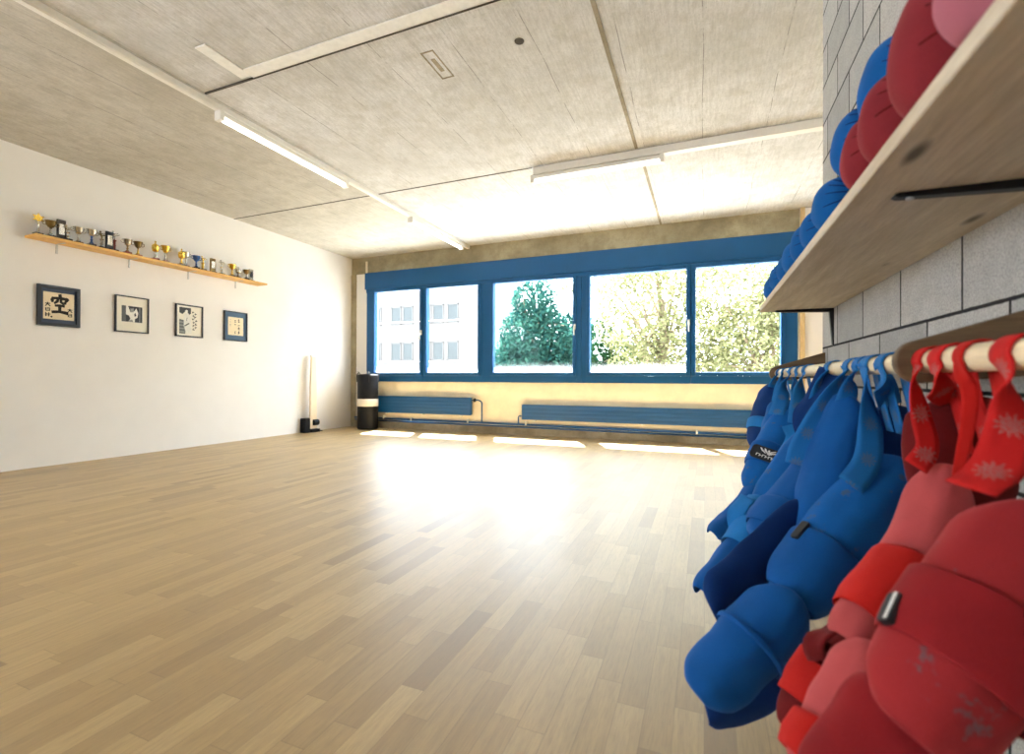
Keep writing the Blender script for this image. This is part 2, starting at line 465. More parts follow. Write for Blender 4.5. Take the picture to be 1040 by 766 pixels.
struct(link('baseboard_back', bx(-5.97, XR, YW-0.025, YW, 0, 0.115), MAT['plinth'], bevel=0.006))
struct(link('trim_1', bx(-5.74, 1.13, YW-0.06, YW+0.1, 2.5, 2.8), MAT['blue'], bevel=0.008))
struct(link('trim_2', bx(-5.716, 1.107, YW-0.045, YW-0.02, 2.44, 2.5), MAT['blue'], bevel=0.004))
struct(link('trim_3', bx(1.135, 1.185, YW-0.05, YW, 0.12, H), MAT['batten'], bevel=0.003))
struct(link('trim_4', bx(-5.745, -5.715, YW-0.03, YW, 2.8, 3.02), MAT['cream'], bevel=0.003))

bays = [(-5.716, -4.507, -5.53, -4.577, True), (-4.507, -3.37, -4.438, -3.461, False), (-3.37, -1.73, -3.182, -1.86, True),
        (-1.73, -0.18, -1.597, -0.241, True), (-0.18, 1.107, -0.118, 0.914, False)]
for i, (a, b, ga, gb, hd) in enumerate(bays):
    w = bpy.data.objects.new('window_%d' % (i+1), None); COL.objects.link(w); w.location = ((a+b)/2, YW, 0.83); struct(w)
    cx = (a+b)/2
    def ring(bm, x0, x1, z0, z1, X0, X1, Z0, Z1, y0, y1):
        box(bm, X0-cx, x0-cx, y0, y1, Z0-.83, Z1-.83); box(bm, x1-cx, X1-cx, y0, y1, Z0-.83, Z1-.83)
        box(bm, x0-cx, x1-cx, y0, y1, Z0-.83, z0-.83); box(bm, x0-cx, x1-cx, y0, y1, z1-.83, Z1-.83)
    s = 0.055
    bm = bmesh.new(); ring(bm, ga-s, gb+s, 0.935, 2.485, a+.001, b-.001, 0.83, 2.52, -0.03, 0.1); link('frame', bm, MAT['blue'], w, bevel=0.005)
    bm = bmesh.new(); ring(bm, ga, gb, 0.99, 2.432, ga-s+.001, gb+s-.001, 0.936, 2.484, -0.05, 0.05); link('sash', bm, MAT['blue'], w, bevel=0.008)
    link('pane', bx(ga-cx-.004, gb-cx+.004, 0.0, 0.004, 0.986-.83, 2.436-.83), MAT['glass'], w)
    if i < 4: link('haze_strip', bx(ga-cx, gb-cx, -0.004, -0.003, 0.99-.83, 1.23-.83), MAT['haze'], w)  # added strip imitating the glare haze at the foot of the panes
    if hd:
        bm = bmesh.new(); hx = gb + 0.035 - cx; hz = 1.68-.83
        box(bm, hx-0.014, hx+0.014, -0.062, -0.05, hz-0.04, hz+0.04)
        tube(bm, [(hx, -0.06, hz), (hx, -0.095, hz), (hx, -0.1, hz-0.02), (hx, -0.1, hz-0.13)], 0.009, 8)
        link('handle', bm, MAT['white_metal'], w, smooth=True)

# ------------------------------------------------------------------ ceiling marks and lamps
struct(link('trim_5', bx(XL, -1.68, 4.685, 4.70, H-0.004, H+0.01), MAT['groove']))       # cross joint of the slab
struct(link('trim_6', bx(-0.625, -0.597, YF, 4.66, H-0.006, H+0.01), MAT['plinth']))
struct(link('trim_7', bx(-0.60, -0.572, 4.78, YW, H-0.006, H+0.01), MAT['plinth']))
bm = bmesh.new()
box(bm, -3.08, XB, 2.43, 2.53, H-0.008, H+0.01); box(bm, -3.17, -3.07, 2.15, 2.50, H-0.009, H+0.01)
struct(link('trim_8', bm, MAT['filler'], bevel=0.004))
struct(link('trim_9', bx(-3.6, XB, 2.522, 2.534, H-0.011, H+0.01), MAT['groove']))
bm = bmesh.new()
for a_ in ((-1.80, -1.79, 2.76, 3.06), (-1.71, -1.70, 2.76, 3.06), (-1.80, -1.70, 2.76, 2.77), (-1.80, -1.70, 3.05, 3.06), (-1.765, -1.735, 2.84, 2.98)):
    box(bm, a_[0], a_[1], a_[2], a_[3], H-0.003, H+0.01)
struct(link('trim_10', bm, MAT['plinth']))
bm = bmesh.new(); lathe(bm, [(0.0, -0.004), (0.03, -0.004), (0.032, 0.0)], 12, (-1.13, 2.9, H)); struct(link('trim_11', bm, MAT['groove']))

t = thing('cable_trunking', 'long white cable trunking along ceiling above left side, carrying two tube lamps', 'trunking', (-3.66, 0, H))
bm = bmesh.new(); box(bm, -0.03, 0.03, YF, YW, -0.045, 0.0); link('channel', bm, MAT['white_metal'], t, bevel=0.004)
bm = bmesh.new(); box(bm, -0.022, 0.022, YF, YW, -0.05, -0.045); link('cover', bm, MAT['white_metal'], t)
t = thing('cable_trunking', 'white cable trunking crossing ceiling from block wall to the crosswise tube lamp', 'trunking', (0, 4.72, H))
bm = bmesh.new(); box(bm, -1.67, XR, -0.03, 0.05, -0.075, 0.0); link('channel', bm, MAT['white_metal'], t, bevel=0.004)
bm = bmesh.new(); box(bm, -1.66, XR, -0.033, -0.03, -0.06, -0.03); link('cover', bm, MAT['white_metal'], t)

def lamp(loc, rz, ln, label, drop=0.05):
    t = thing('tube_lamp', label, 'lamp', loc, (0, 0, rz), 'ceiling tube lamps')
    h = ln/2
    bm = bmesh.new(); box(bm, -h, h, -0.03, 0.03, -drop-0.035, -drop); link('housing', bm, MAT['white_metal'], t, bevel=0.005)
    for s in (-1, 1):
        bm = bmesh.new(); box(bm, s*h-0.02, s*h+0.02, -0.036, 0.036, -drop-0.075, -drop+0.005); link('end_cap', bm, MAT['white_metal'], t, bevel=0.006)
    bm = bmesh.new(); tube(bm, [(-h+0.02, 0, -drop-0.056), (h-0.02, 0, -drop-0.056)], 0.016, 12); link('tube', bm, MAT['tube'], t, smooth=True)
    return t
lamp((-3.66, 3.42, H), PI/2, 1.46, 'long lit tube lamp under the left trunking, nearer one above the white wall')
lamp((-3.66, 6.12, H), PI/2, 1.42, 'tube lamp at far end of the left trunking, close to the windows')
lamp((-1.03, 4.73, H), 0, 1.3, 'tube lamp mounted crosswise on ceiling in front of the windows', 0.08)
for y in (0.6, -1.2, -3.2): lamp((-3.66, y, H), PI/2, 1.46, 'unseen tube lamp added on the left trunking beside or behind the viewer')  # unseen lamps added for light from the upper left


# ------------------------------------------------------------------ radiators and pipes under the windows
def radiator(x0, x1, z0, z1, label):
    t = thing('radiator', label, 'radiator', ((x0+x1)/2, YW, 0), group='radiators under the windows')
    h = (x1-x0)/2; y0 = -0.10
    bm = bmesh.new(); box(bm, -h, h, y0, y0+0.02, z0, z1)
    n = max(2, int((z1-z0)/0.05))
    for k in range(n):
        zz = z0 + (k+0.5)*(z1-z0)/n
        box(bm, -h+0.01, h-0.01, y0-0.006, y0, zz-0.018, zz+0.018)
    link('front_panel', bm, MAT['rad'], t, bevel=0.004)
    bm = bmesh.new(); box(bm, -h, h, y0+0.02, -0.03, z1-0.012, z1)
    k = -h+0.06
    link('top_grille', bm, MAT['rad'], t, bevel=0.003)
    bm = bmesh.new(); box(bm, -h+0.01, h-0.01, y0+0.05, -0.03, z0+0.01, z1-0.02); link('back_panel', bm, MAT['rad'], t)
    for s in (-1, 0, 1):
        bm = bmesh.new(); box(bm, s*(h-0.2)-0.015, s*(h-0.2)+0.015, y0+0.02, 0, z0-0.02, z0+0.03); link('wall_bracket', bm, MAT['white_metal'], t)
    return t
radiator(-5.45, -3.55, 0.285, 0.575, 'short blue radiator under the left windows, beside the punching bag')
t = radiator(-2.66, 1.0, 0.25, 0.485, 'long low blue radiator under the right windows')
bm = bmesh.new()
for xx in (-1.9, -0.9, 0.1, 0.7): box(bm, xx-1, xx-0.75, 0,0,0,0) if False else None
tube(bm, [(-5.95, YW-0.06, 0.175), (-3.2, YW-0.06, 0.17), (XR-0.1, YW-0.06, 0.145)], 0.017, 10)
hp = thing('heating_pipe', 'dark blue heating pipe running along wall foot below both radiators', 'pipe', (0, 0, 0))
link('supply_pipe', bm, MAT['rad'], hp, smooth=True)
bm = bmesh.new(); tube(bm, [(-5.95, YW-0.045, 0.135), (XR-0.1, YW-0.045, 0.105)], 0.013, 8); link('return_pipe', bm, MAT['rad'], hp, smooth=True)
bm = bmesh.new()
tube(bm, cat_rom([(-3.56, YW-0.06, 0.53), (-3.44, YW-0.06, 0.535), (-3.375, YW-0.06, 0.50), (-3.37, YW-0.06, 0.40), (-3.37, YW-0.06, 0.18)], 18), 0.012, 8)
link('riser', bm, MAT['rad'], hp, smooth=True)
bm = bmesh.new(); tube(bm, [(-2.68, YW-0.06, 0.30), (-2.72, YW-0.06, 0.30), (-2.73, YW-0.06, 0.28), (-2.73, YW-0.06, 0.18)], 0.012, 8); link('riser', bm, MAT['rad'], hp, smooth=True)
for xx, zz in ((-4.72, 0.175), (-5.3, 0.2), (-3.62, 0.19), (-2.6, 0.19), (-0.1, 0.165), (0.62, 0.2)):
    bm = bmesh.new(); box(bm, xx-0.012, xx+0.012, YW-0.085, YW-0.02, zz-0.03, zz+0.03); link('pipe_clip', bm, MAT['white_metal'], hp, bevel=0.004)
bm = bmesh.new(); lathe(bm, [(0.014, -0.03), (0.02, -0.02), (0.02, 0.02), (0.012, 0.03)], 10, (-3.5, YW-0.06, 0.535)); link('valve', bm, MAT['dark_metal'], hp, smooth=True)

# ------------------------------------------------------------------ punching bag and striking post in the corner
t = thing('punching_bag', 'black punching bag with a white band standing on floor in the corner', 'punching bag', (-5.49, 6.82, 0))
R_ = 0.178
link('body', lathe_bm([(0, 0), (R_*.93, 0), (R_, 0.02), (R_, 0.5), (R_, 0.93), (R_*.95, 0.955), (R_*.3, 0.962), (0, 0.962)], 32), MAT['black'], t, smooth=True)
bm = bmesh.new(); lathe(bm, [(R_+.001, 0.40), (R_+.004, 0.402), (R_+.004, 0.528), (R_+.001, 0.53)], 32); link('white_band', bm, MAT['white_tape'], t, smooth=True)
for k in range(4):
    a = PI/4 + k*PI/2; c, s = math.cos(a), math.sin(a)
    bm = bmesh.new(); tube(bm, [(c*(R_+.004), s*(R_+.004), 0.82), (c*(R_+.006), s*(R_+.006), 0.95), (c*(R_-.02), s*(R_-.02), 0.985), (c*(R_-.05), s*(R_-.05), 0.965)], 0.009, 6)
    st = link('hanging_strap', bm, MAT['black'], t, smooth=True)
    bm = bmesh.new(); tube(bm, [(c*(R_-.01) + 0.022*math.cos(q*PI/6)*c, s*(R_-.01) + 0.022*math.cos(q*PI/6)*s, 0.985 + 0.022*math.sin(q*PI/6)) for q in range(13)], 0.004, 6, False)
    link('ring', bm, MAT['steel'], st, smooth=True)

t = thing('striking_post', 'narrow cream striking post in a black floor bracket against the white wall', 'striking post', (-5.98, 5.99, 0))
bm = bmesh.new()
prism(bm, [(-0.03, 0.06), (0.115, 0.06), (0.105, 0.9), (0.085, 1.25), (0.0, 1.25), (-0.02, 0.8)], Matrix(((0, 0, 1, 0), (1, 0, 0, 0), (0, 1, 0, 0), (0, 0, 0, 1))), 0.035)
link('board', bm, MAT['cream_post'], t, bevel=0.006)
bm = bmesh.new(); box(bm, -0.005, 0.04, -0.01, 0.24, 1.235, 1.265); link('top_cap', bm, MAT['white_metal'], t, bevel=0.006)
bm = bmesh.new(); box(bm, -0.08, 0.03, -0.13, -0.01, 0, 0.235); link('base_block', bm, MAT['black'], t, bevel=0.008)
bm = bmesh.new(); tube(bm, [(0.035, 0.02, 0.16), (0.035, 0.13, 0.16)], 0.05, 14); link('clamp', bm, MAT['black'], t, smooth=False, bevel=0.008)
bm = bmesh.new(); box(bm, -0.03, 0.06, -0.02, 0.16, 0, 0.05); box(bm, -0.02, 0.03, 0.2, 0.25, 0, 0.015); link('foot', bm, MAT['black'], t, bevel=0.006)
# ------------------------------------------------------------------ trophy shelf on the white wall
MW = Matrix(((0, 0, 1, 0), (1, 0, 0, 0), (0, 1, 0, 0), (0, 0, 0, 1)))     # (u, v, w) -> along wall, up, out of wall
ZS = 2.255
t = thing('wall_shelf', 'long narrow honey coloured wall shelf carrying trophies on the white wall', 'shelf', (XL, 3.82, ZS))
link('board', bx(0, 0.2, -1.33, 1.25, -0.024, 0), MAT['shelf_wood'], t, bevel=0.003)
for y in (2.736, 3.389, 4.058, 4.715):
    bm = bmesh.new(); yy = y-3.82
    box(bm, 0, 0.006, yy-0.008, yy+0.008, -0.12, -0.022); box(bm, 0, 0.15, yy-0.008, yy+0.008, -0.028, -0.022)
    link('bracket', bm, MAT['steel'], t)

def trophy(kind, y, h, m1, m2, mb, label, dx=0.0):
    t = thing('trophy', label, 'trophy', (XL + 0.105 + dx, y, ZS), group='trophies on the wall shelf')
    if kind == 'plaque':
        bm = bmesh.new(); box(bm, -0.045, 0.045, -0.03, 0.03, 0, 0.02); link('base', bm, mb, t, bevel=0.003)
        bm = bmesh.new(); box(bm, -0.012, 0.012, -0.035, 0.035, 0.02, h); link('slab', bm, m1, t, bevel=0.004)
        bm = bmesh.new(); box(bm, 0.012, 0.015, -0.024, 0.024, 0.06, h*0.8); link('nameplate', bm, m2, t, bevel=0.001)
        return
    bm = bmesh.new(); box(bm, -0.032, 0.032, -0.032, 0.032, 0, 0.03); link('base', bm, mb, t, bevel=0.004)
    if kind == 'cup':
        link('stem', lathe_bm([(0.024, 0.03), (0.014, 0.045), (0.007, h*0.3), (0.012, h*0.36), (0.006, h*0.42), (0.012, h*0.55)], 12), m2, t, smooth=True)
        link('cup', lathe_bm([(0.006, h*0.52), (0.022, h*0.56), (0.036, h*0.68), (0.042, h*0.86), (0.047, h*0.88), (0.043, h*0.88), (0.033, h*0.70), (0, h*0.6)], 18), m1, t, smooth=True)
        for s in (-1, 1):
            bm = bmesh.new(); tube(bm, cat_rom([(0, s*0.036, h*0.64), (0, s*0.062, h*0.68), (0, s*0.064, h*0.80), (0, s*0.044, h*0.84)], 10), 0.0035, 6)
            link('handle', bm, m1, t, smooth=True)
    elif kind == 'lidcup':
        link('stem', lathe_bm([(0.026, 0.03), (0.012, 0.05), (0.009, h*0.4), (0.015, h*0.44)], 12), m2, t, smooth=True)
        link('cup', lathe_bm([(0.008, h*0.42), (0.03, h*0.47), (0.038, h*0.6), (0.034, h*0.7), (0.038, h*0.71)], 18), m1, t, smooth=True)
        link('lid', lathe_bm([(0.038, h*0.71), (0.03, h*0.78), (0.01, h*0.84), (0.006, h*0.9), (0.011, h*0.95), (0.0, h)], 14), m1, t, smooth=True)
    elif kind == 'figure':
        link('column', lathe_bm([(0.018, 0.03), (0.012, 0.04), (0.012, h*0.28), (0.019, h*0.3), (0.012, h*0.32), (0.012, h*0.5), (0.02, h*0.52), (0.02, h*0.55)], 12), m2, t, smooth=True)
        bm = bmesh.new()                                   # small kicking figure
        tube(bm, [(0, 0, h*.55), (0, 0.004, h*.66), (0, 0, h*.74)], [0.006, 0.007, 0.009], 8)
        tube(bm, [(0, 0, h*.74), (0, 0.03, h*.79), (0, 0.052, h*.84)], [0.007, 0.006, 0.003], 8)
        tube(bm, [(0, 0, h*.72), (0, -0.008, h*.80), (0, -0.012, h*.88)], [0.008, 0.011, 0.006], 8)
        tube(bm, [(0, -0.01, h*.85), (0.015, 0.012, h*.83), (0.01, 0.03, h*.88)], 0.004, 6)
        tube(bm, [(0, -0.012, h*.85), (-0.012, -0.035, h*.82)], 0.004, 6)
        lathe(bm, [(0, -0.011), (0.009, -0.006), (0.01, 0.003), (0.006, 0.01), (0, 0.012)], 8, (0, -0.012, h*.93))
        link('figure', bm, m1, t, smooth=True)
    elif kind == 'star':
        link('column', lathe_bm([(0.02, 0.03), (0.009, 0.045), (0.009, h*0.6), (0.02, h*0.64)], 12), m2, t, smooth=True)
        bm = bmesh.new(); P = [(0.052*(1 if k % 2 == 0 else .5)*math.sin(k*PI/6), h*.8 + 0.052*(1 if k % 2 == 0 else .5)*math.cos(k*PI/6)) for k in range(12)]
        prism(bm, P, MW, 0.012); link('medallion', bm, m1, t, bevel=0.002)
G, SL, DG, MB, RB, BE, NV = (MAT[k] for k in ('gold', 'silver', 'dark_gold', 'marble', 'red_base', 'enamel_blue', 'navy'))
TR = [('star', 39.4, .215, G, SL, MB, 'trophy with gold star on top, first at the left end of the wall shelf'),
 ('cup', 51, .19, DG, SL, MB, 'tarnished two-handled cup second from the left end of the wall shelf'),
 ('plaque', 63, .21, MB, SL, MB, 'dark upright plaque trophy near the left end of the wall shelf'),
 ('figure', 68, .17, SL, SL, MB, 'small silver figure trophy just right of the leftmost dark plaque'),
 ('cup', 80.6, .20, SL, SL, MB, 'silver cup between the leftmost plaque and the cup with blue stem'),
 ('cup', 92.5, .205, SL, BE, MB, 'silver cup trophy with a bright blue stem, left part of shelf'),
 ('figure', 104, .20, DG, SL, MB, 'figure trophy on twisted silver column right of the blue stemmed cup'),
 ('plaque', 110.6, .205, NV, SL, MB, 'dark plaque trophy with pale nameplate, second plaque from the left'),
 ('figure', 117, .24, SL, RB, MB, 'tall figure trophy with dark red column beside the second plaque'),
 ('cup', 129, .19, SL, DG, RB, 'silver cup on red base, left one of two cups near shelf middle'),
 ('cup', 141, .20, DG, G, RB, 'aged gold cup on red base in the middle of the shelf'),
 ('lidcup', 157.5, .235, G, SL, RB, 'lidded gold cup on red base right of the shelf middle'),
 ('cup', 169, .235, G, SL, RB, 'bright gold two-handled cup on red base beside the lidded gold cup'),
 ('lidcup', 184, .22, G, G, MB, 'tall slim gold lidded cup left of the pale silver cup'),
 ('cup', 189.5, .22, SL, SL, MB, 'pale silver cup standing left of the dark blue cup'),
 ('cup', 199, .195, BE, BE, MB, 'dark blue enamel cup trophy in the right half of the shelf'),
 ('figure', 207, .20, G, G, MB, 'gold figure trophy right of the dark blue cup'),
 ('plaque', 215.6, .19, DG, SL, MB, 'dark bronze plaque trophy, third plaque from the left'),
 ('figure', 226, .21, SL, SL, MB, 'silver figure on a beaded column right of the bronze plaque'),
 ('cup', 235.6, .20, G, G, MB, 'gold cup fourth trophy from the right end of the shelf'),
 ('lidcup', 243, .17, SL, DG, MB, 'small silver lidded cup third from the right end of shelf'),
 ('cup', 250, .165, DG, SL, MB, 'small tarnished cup next to the grey plaque at right end'),
 ('plaque', 255.6, .175, SL, NV, MB, 'grey plaque trophy at the far right end of the wall shelf')]
TY = [2.551, 2.637, 2.73, 2.77, 2.872, 2.973, 3.075, 3.134, 3.194, 3.308, 3.428, 3.6, 3.727, 3.9, 3.966, 4.083, 4.185, 4.299, 4.441, 4.578, 4.687, 4.794, 4.882]
for k, a in enumerate(TR): trophy(a[0], TY[k], *a[2:], dx=(0.012 if k % 2 else -0.012))

# ------------------------------------------------------------------ four framed pictures
def picture(y, w, h, label, cat, fm, mm, pr, bar):
    t = thing('framed_picture', label, cat, (XL, y, 1.605), group='framed pictures under the trophy shelf')
    bm = bmesh.new()
    box(bm, 0, 0.028, -w/2, -w/2+bar, -h/2, h/2); box(bm, 0, 0.028, w/2-bar, w/2, -h/2, h/2)
    box(bm, 0, 0.028, -w/2+bar, w/2-bar, -h/2, -h/2+bar); box(bm, 0, 0.028, -w/2+bar, w/2-bar, h/2-bar, h/2)
    link('frame', bm, fm, t, bevel=0.002)
    bm = bmesh.new(); box(bm, 0.002, 0.012, -w/2+bar, w/2-bar, -h/2+bar, h/2-bar); link('mount', bm, mm, t)
    bm = bmesh.new(); mats = pr(bm); link('print', bm, mats, t)
def MP(u0, v0, su, sv, off=0.013): return MW @ Matrix.Translation((u0, v0, off)) @ Matrix.Diagonal((su, sv, 1, 1))

def pr_kara(bm):                                            # brush calligraphy
    box(bm, 0.012, 0.014, -0.125, 0.125, -0.135, 0.135, 0)
    m = MP(-0.068, -0.075, 0.15, 0.19, 0.014)
    for s in ([(.50,.99,.13),(.52,.88,.12)], [(.13,.82,.10),(.08,.70,.13),(.1,.62,.08)], [(.12,.80,.09),(.5,.835,.10),(.9,.80,.11)], [(.9,.8,.14),(.82,.68,.1),(.76,.62,.04)],
              [(.40,.78,.10),(.36,.66,.11),(.22,.54,.07)], [(.56,.78,.10),(.56,.62,.10),(.66,.57,.10),(.82,.57,.06)],
              [(.26,.42,.08),(.5,.44,.09),(.72,.43,.10)], [(.50,.44,.13),(.49,.25,.12),(.5,.1,.12)], [(.10,.07,.10),(.5,.11,.10),(.9,.06,.13)]):
        stroke(bm, [(u_, v_, w_*1.45) for u_, v_, w_ in s], m, 0.001, 1)
    def small(u, v, sc, L):
        mm = MP(u, v, sc, sc, 0.014)
        for s in L: stroke(bm, [(u_, v_, w_*1.6) for u_, v_, w_ in s], mm, 0.001, 1)
    k1 = [[(.1,.7,.12),(.9,.74,.12)], [(.5,.95,.12),(.45,.6,.12),(.1,.1,.1)], [(.5,.6,.12),(.9,.15,.14)]]
    k2 = [[(.15,.8,.12),(.2,.2,.12)], [(.4,.85,.1),(.85,.85,.12),(.85,.2,.12),(.35,.2,.1)], [(.4,.55,.1),(.85,.55,.1)]]
    k3 = [[(.15,.9,.12),(.15,.1,.12)], [(.1,.6,.1),(.45,.6,.1)], [(.1,.3,.1),(.45,.3,.1)], [(.7,.9,.1),(.7,.1,.14)], [(.55,.55,.1),(.95,.6,.1)]]
    for q, kk in enumerate((k1, k2, k3)): small(-0.112, -0.012-0.05*q, 0.044, kk)
    for q, kk in enumerate((k1, k2)): small(0.068, -0.055-0.05*q, 0.042, kk)
    small(-0.062, -0.11, 0.012, [[(0,0,.9),(.4,-.3,.6)]])
    return [MAT['paper'], MAT['ink']]
def pr_portrait(bm):                                        # black and white portrait of a seated person
    box(bm, 0.012, 0.014, -0.105, 0.105, -0.085, 0.095, 1)
    m = MP(-0.105, -0.085, 0.21, 0.18, 0.014)
    prism(bm, [(0,0),(.2,0),(.2,1),(0,1)], m, 0.0004, 2); prism(bm, [(.8,0),(1,0),(1,1),(.8,1)], m, 0.0004, 0)
    prism(bm, [(.86,0),(.89,0),(.89,1),(.86,1)], m, 0.0006, 3)
    prism(bm, [(.2,.45),(.34,.4),(.42,.2),(.3,0),(.62,0),(.64,.22),(.76,.3),(.8,.6),(.7,.9),(.6,.7),(.42,.6),(.3,1),(.2,1)], m, 0.0005, 4)
    prism(bm, [(.42,.62),(.56,.62),(.58,.86),(.5,.93),(.40,.86)], m, 0.001, 3)
    prism(bm, [(.38,.84),(.44,.97),(.56,.98),(.62,.86),(.56,.88),(.5,.86)], m, 0.0014, 0)
    prism(bm, [(.62,.36),(.70,.42),(.66,.60),(.60,.52)], m, 0.0014, 0); prism(bm, [(.3,.0),(.55,.0),(.5,.16),(.36,.12)], m, 0.0012, 3)
    return [MAT['g1'], MAT['g1'], MAT['g2'], MAT['g3'], MAT['g4']]
def pr_gi(bm):                                              # person in white training suit with black belt, signature
    box(bm, 0.012, 0.014, -0.15, 0.15, -0.18, 0.18, 0)
    m = MP(-0.125, -0.165, 0.25, 0.33, 0.014)
    prism(bm, [(0,0),(.3,0),(.3,.5),(0,.55)], m, 0.0004, 2); prism(bm, [(0,.8),(.15,.74),(.3,.86),(.5,.74),(.58,.8),(.58,1),(0,1)], m, 0.0004, 1)
    for q in range(4): prism(bm, [(0,.06+.12*q),(.28,.05+.12*q),(.28,.09+.12*q),(0,.10+.12*q)], m, 0.0007, 3)
    prism(bm, [(.22,.3),(.22,.72),(.32,.8),(.44,.8),(.56,.66),(.6,.3),(.62,.02),(.34,.02)], m, 0.001, 4)
    prism(bm, [(.29,.8),(.41,.8),(.42,.9),(.36,.94),(.28,.9)], m, 0.0014, 4); prism(bm, [(.27,.88),(.30,.95),(.38,.97),(.44,.9),(.4,.91),(.33,.92)], m, 0.0018, 1)
    stroke(bm, [(.26,.30,.04),(.36,.345,.045),(.48,.41,.04)], m, 0.0018, 1); stroke(bm, [(.36,.5,.02),(.38,.62,.03)], m, 0.0016, 2)
    rr = random.Random(3)
    for q in range(11):
        u = .66 + .12*(q % 2) + rr.uniform(-.03, .03); v = .85 - .065*q
        stroke(bm, [(u, v, .03), (u+.09, v+rr.uniform(-.03,.03), .025)], m, 0.0016, 1); stroke(bm, [(u+.04, v+.035, .025), (u+.02, v-.03, .03)], m, 0.0016, 1)
    return [MAT['white_mat'], MAT['g1'], MAT['g2'], MAT['g3'], MAT['g4']]
def pr_script(bm):                                          # small sheet of brush script in columns
    box(bm, 0.012, 0.014, -0.115, 0.115, -0.125, 0.125, 0)
    m = MP(-0.115, -0.125, 0.23, 0.25, 0.014); rr = random.Random(5)
    for u, sc, rows in ((.14, .05, (.86,.72,.58,.50)), (.46, .075, (.82,.74,.6,.2,.12)), (.70, .10, (.86,.76,.56,.42,.34,.2,.12))):
        for v in rows:
            for q in range(3):
                a = rr.uniform(0, PI); stroke(bm, [(u+rr.uniform(-.2,.2)*sc - sc*.5*math.cos(a), v-sc*.4*math.sin(a), sc*.25), (u + sc*.5*math.cos(a), v+sc*.4*math.sin(a), sc*.3)], m, 0.0012, 1)
    return [MAT['paper'], MAT['ink']]
picture(2.753, .345, .405, 'dark framed calligraphy of one large brush character on cream paper', 'picture', MAT['navy'], MAT['navy_mat'], pr_kara, 0.03)
picture(3.418, .345, .41, 'black framed small portrait photograph with wide white mount', 'picture', MAT['navy'], MAT['white_mat'], pr_portrait, 0.012)
picture(4.07, .345, .405, 'black framed photograph of person in white training suit with handwriting', 'picture', MAT['navy'], MAT['white_mat'], pr_gi, 0.014)
picture(4.716, .35, .405, 'blue-grey framed sheet of small brush script, rightmost picture on wall', 'picture', MAT['navy'], MAT['blue_mat'], pr_script, 0.012)

# ------------------------------------------------------------------ board shelf on the block wall
SX = 0.268; SZ = 1.272
t = thing('wall_shelf', 'thick pale pine shelf board with dark knots fixed to the block wall', 'shelf', (XB, 1.0, SZ))
link('board', bx(SX-XB, 0, -1.8, 1.83, -0.027, 0), MAT['pine'], t, bevel=0.003)
for y in (-0.4, 1.12, 2.78):
    bm = bmesh.new(); yy = y-1
    prism(bm, [(0, -0.027), (-0.25, -0.027), (-0.258, -0.031), (-0.25, -0.036), (-0.02, -0.046), (-0.006, -0.21), (0, -0.215)], Matrix(((1, 0, 0, 0), (0, 0, 1, yy-0.012), (0, 1, 0, 0), (0, 0, 0, 1))), 0.024)
    b = link('bracket', bm, MAT['dark_metal'], t, bevel=0.002)
    bm = bmesh.new(); lathe(bm, [(0, -0.041), (0.006, -0.04), (0.008, -0.034)], 10, (-0.23, yy, 0)); link('screw', bm, MAT['steel'], b, smooth=True)

# ------------------------------------------------------------------ hanging pole on two brackets
PX, PZ, PR = 0.374, 0.924, 0.021
t = thing('hanging_rail', 'round pale wooden rail on dark brown brackets along the block wall', 'rail', (XB, 1.0, PZ))
bm = bmesh.new(); tube(bm, [(PX-XB, -1.6, 0), (PX-XB, 1.98, 0)], PR, 24); link('pole', bm, MAT['pale_pole'], t, smooth=True)
for y in (-0.3, 1.10, 2.96):
    bm = bmesh.new(); r = 0.040
    P = [(PX-XB-0.006 + r*math.cos(a), r*math.sin(a)) for a in [PI/2 + 0.22 + k*(PI-0.2)/14 for k in range(15)]]
    P += [(0, -0.02), (0, 0.112)]
    prism(bm, P, Matrix(((1, 0, 0, 0), (0, 0, 1, y-1-0.011), (0, 1, 0, 0), (0, 0, 0, 1))), 0.022)
    link('bracket', bm, MAT['bracket'], t, bevel=0.004)
# ------------------------------------------------------------------ sparring mitts on the board shelf
def blob(rx, ry, rz, creases=0, seed=0, seg=48, rings=36):
    bm = bmesh.new(); rr = random.Random(seed)
    bmesh.ops.create_uvsphere(bm, u_segments=seg, v_segments=rings, radius=1.0)
    for v in bm.verts:
        p = v.co.copy()
        # rounded-box feel, flatter underneath
        q = Vector([math.copysign(abs(c)**0.86, c) for c in p])
        k = 1.0
        if creases:                                        # finger folds gathering on the palm side
            side = max(0.0, min(1.0, (p.x + 0.85)/1.1))
            a = 2.2*math.atan2(p.z + 0.35, 1.0 - p.x)
            k -= 0.03*side*(1 - abs(math.sin(a*creases*2.3 + seed + p.y*0.8 + p.z*1.5)))**1.8
        k += 0.025*noise.noise(p*2.2 + Vector((seed, 0, 0)))
        v.co = Vector((q.x*rx, q.y*ry, q.z*rz))*k
        if v.co.z < -rz*0.86: v.co.z = -rz*0.86
    return bm

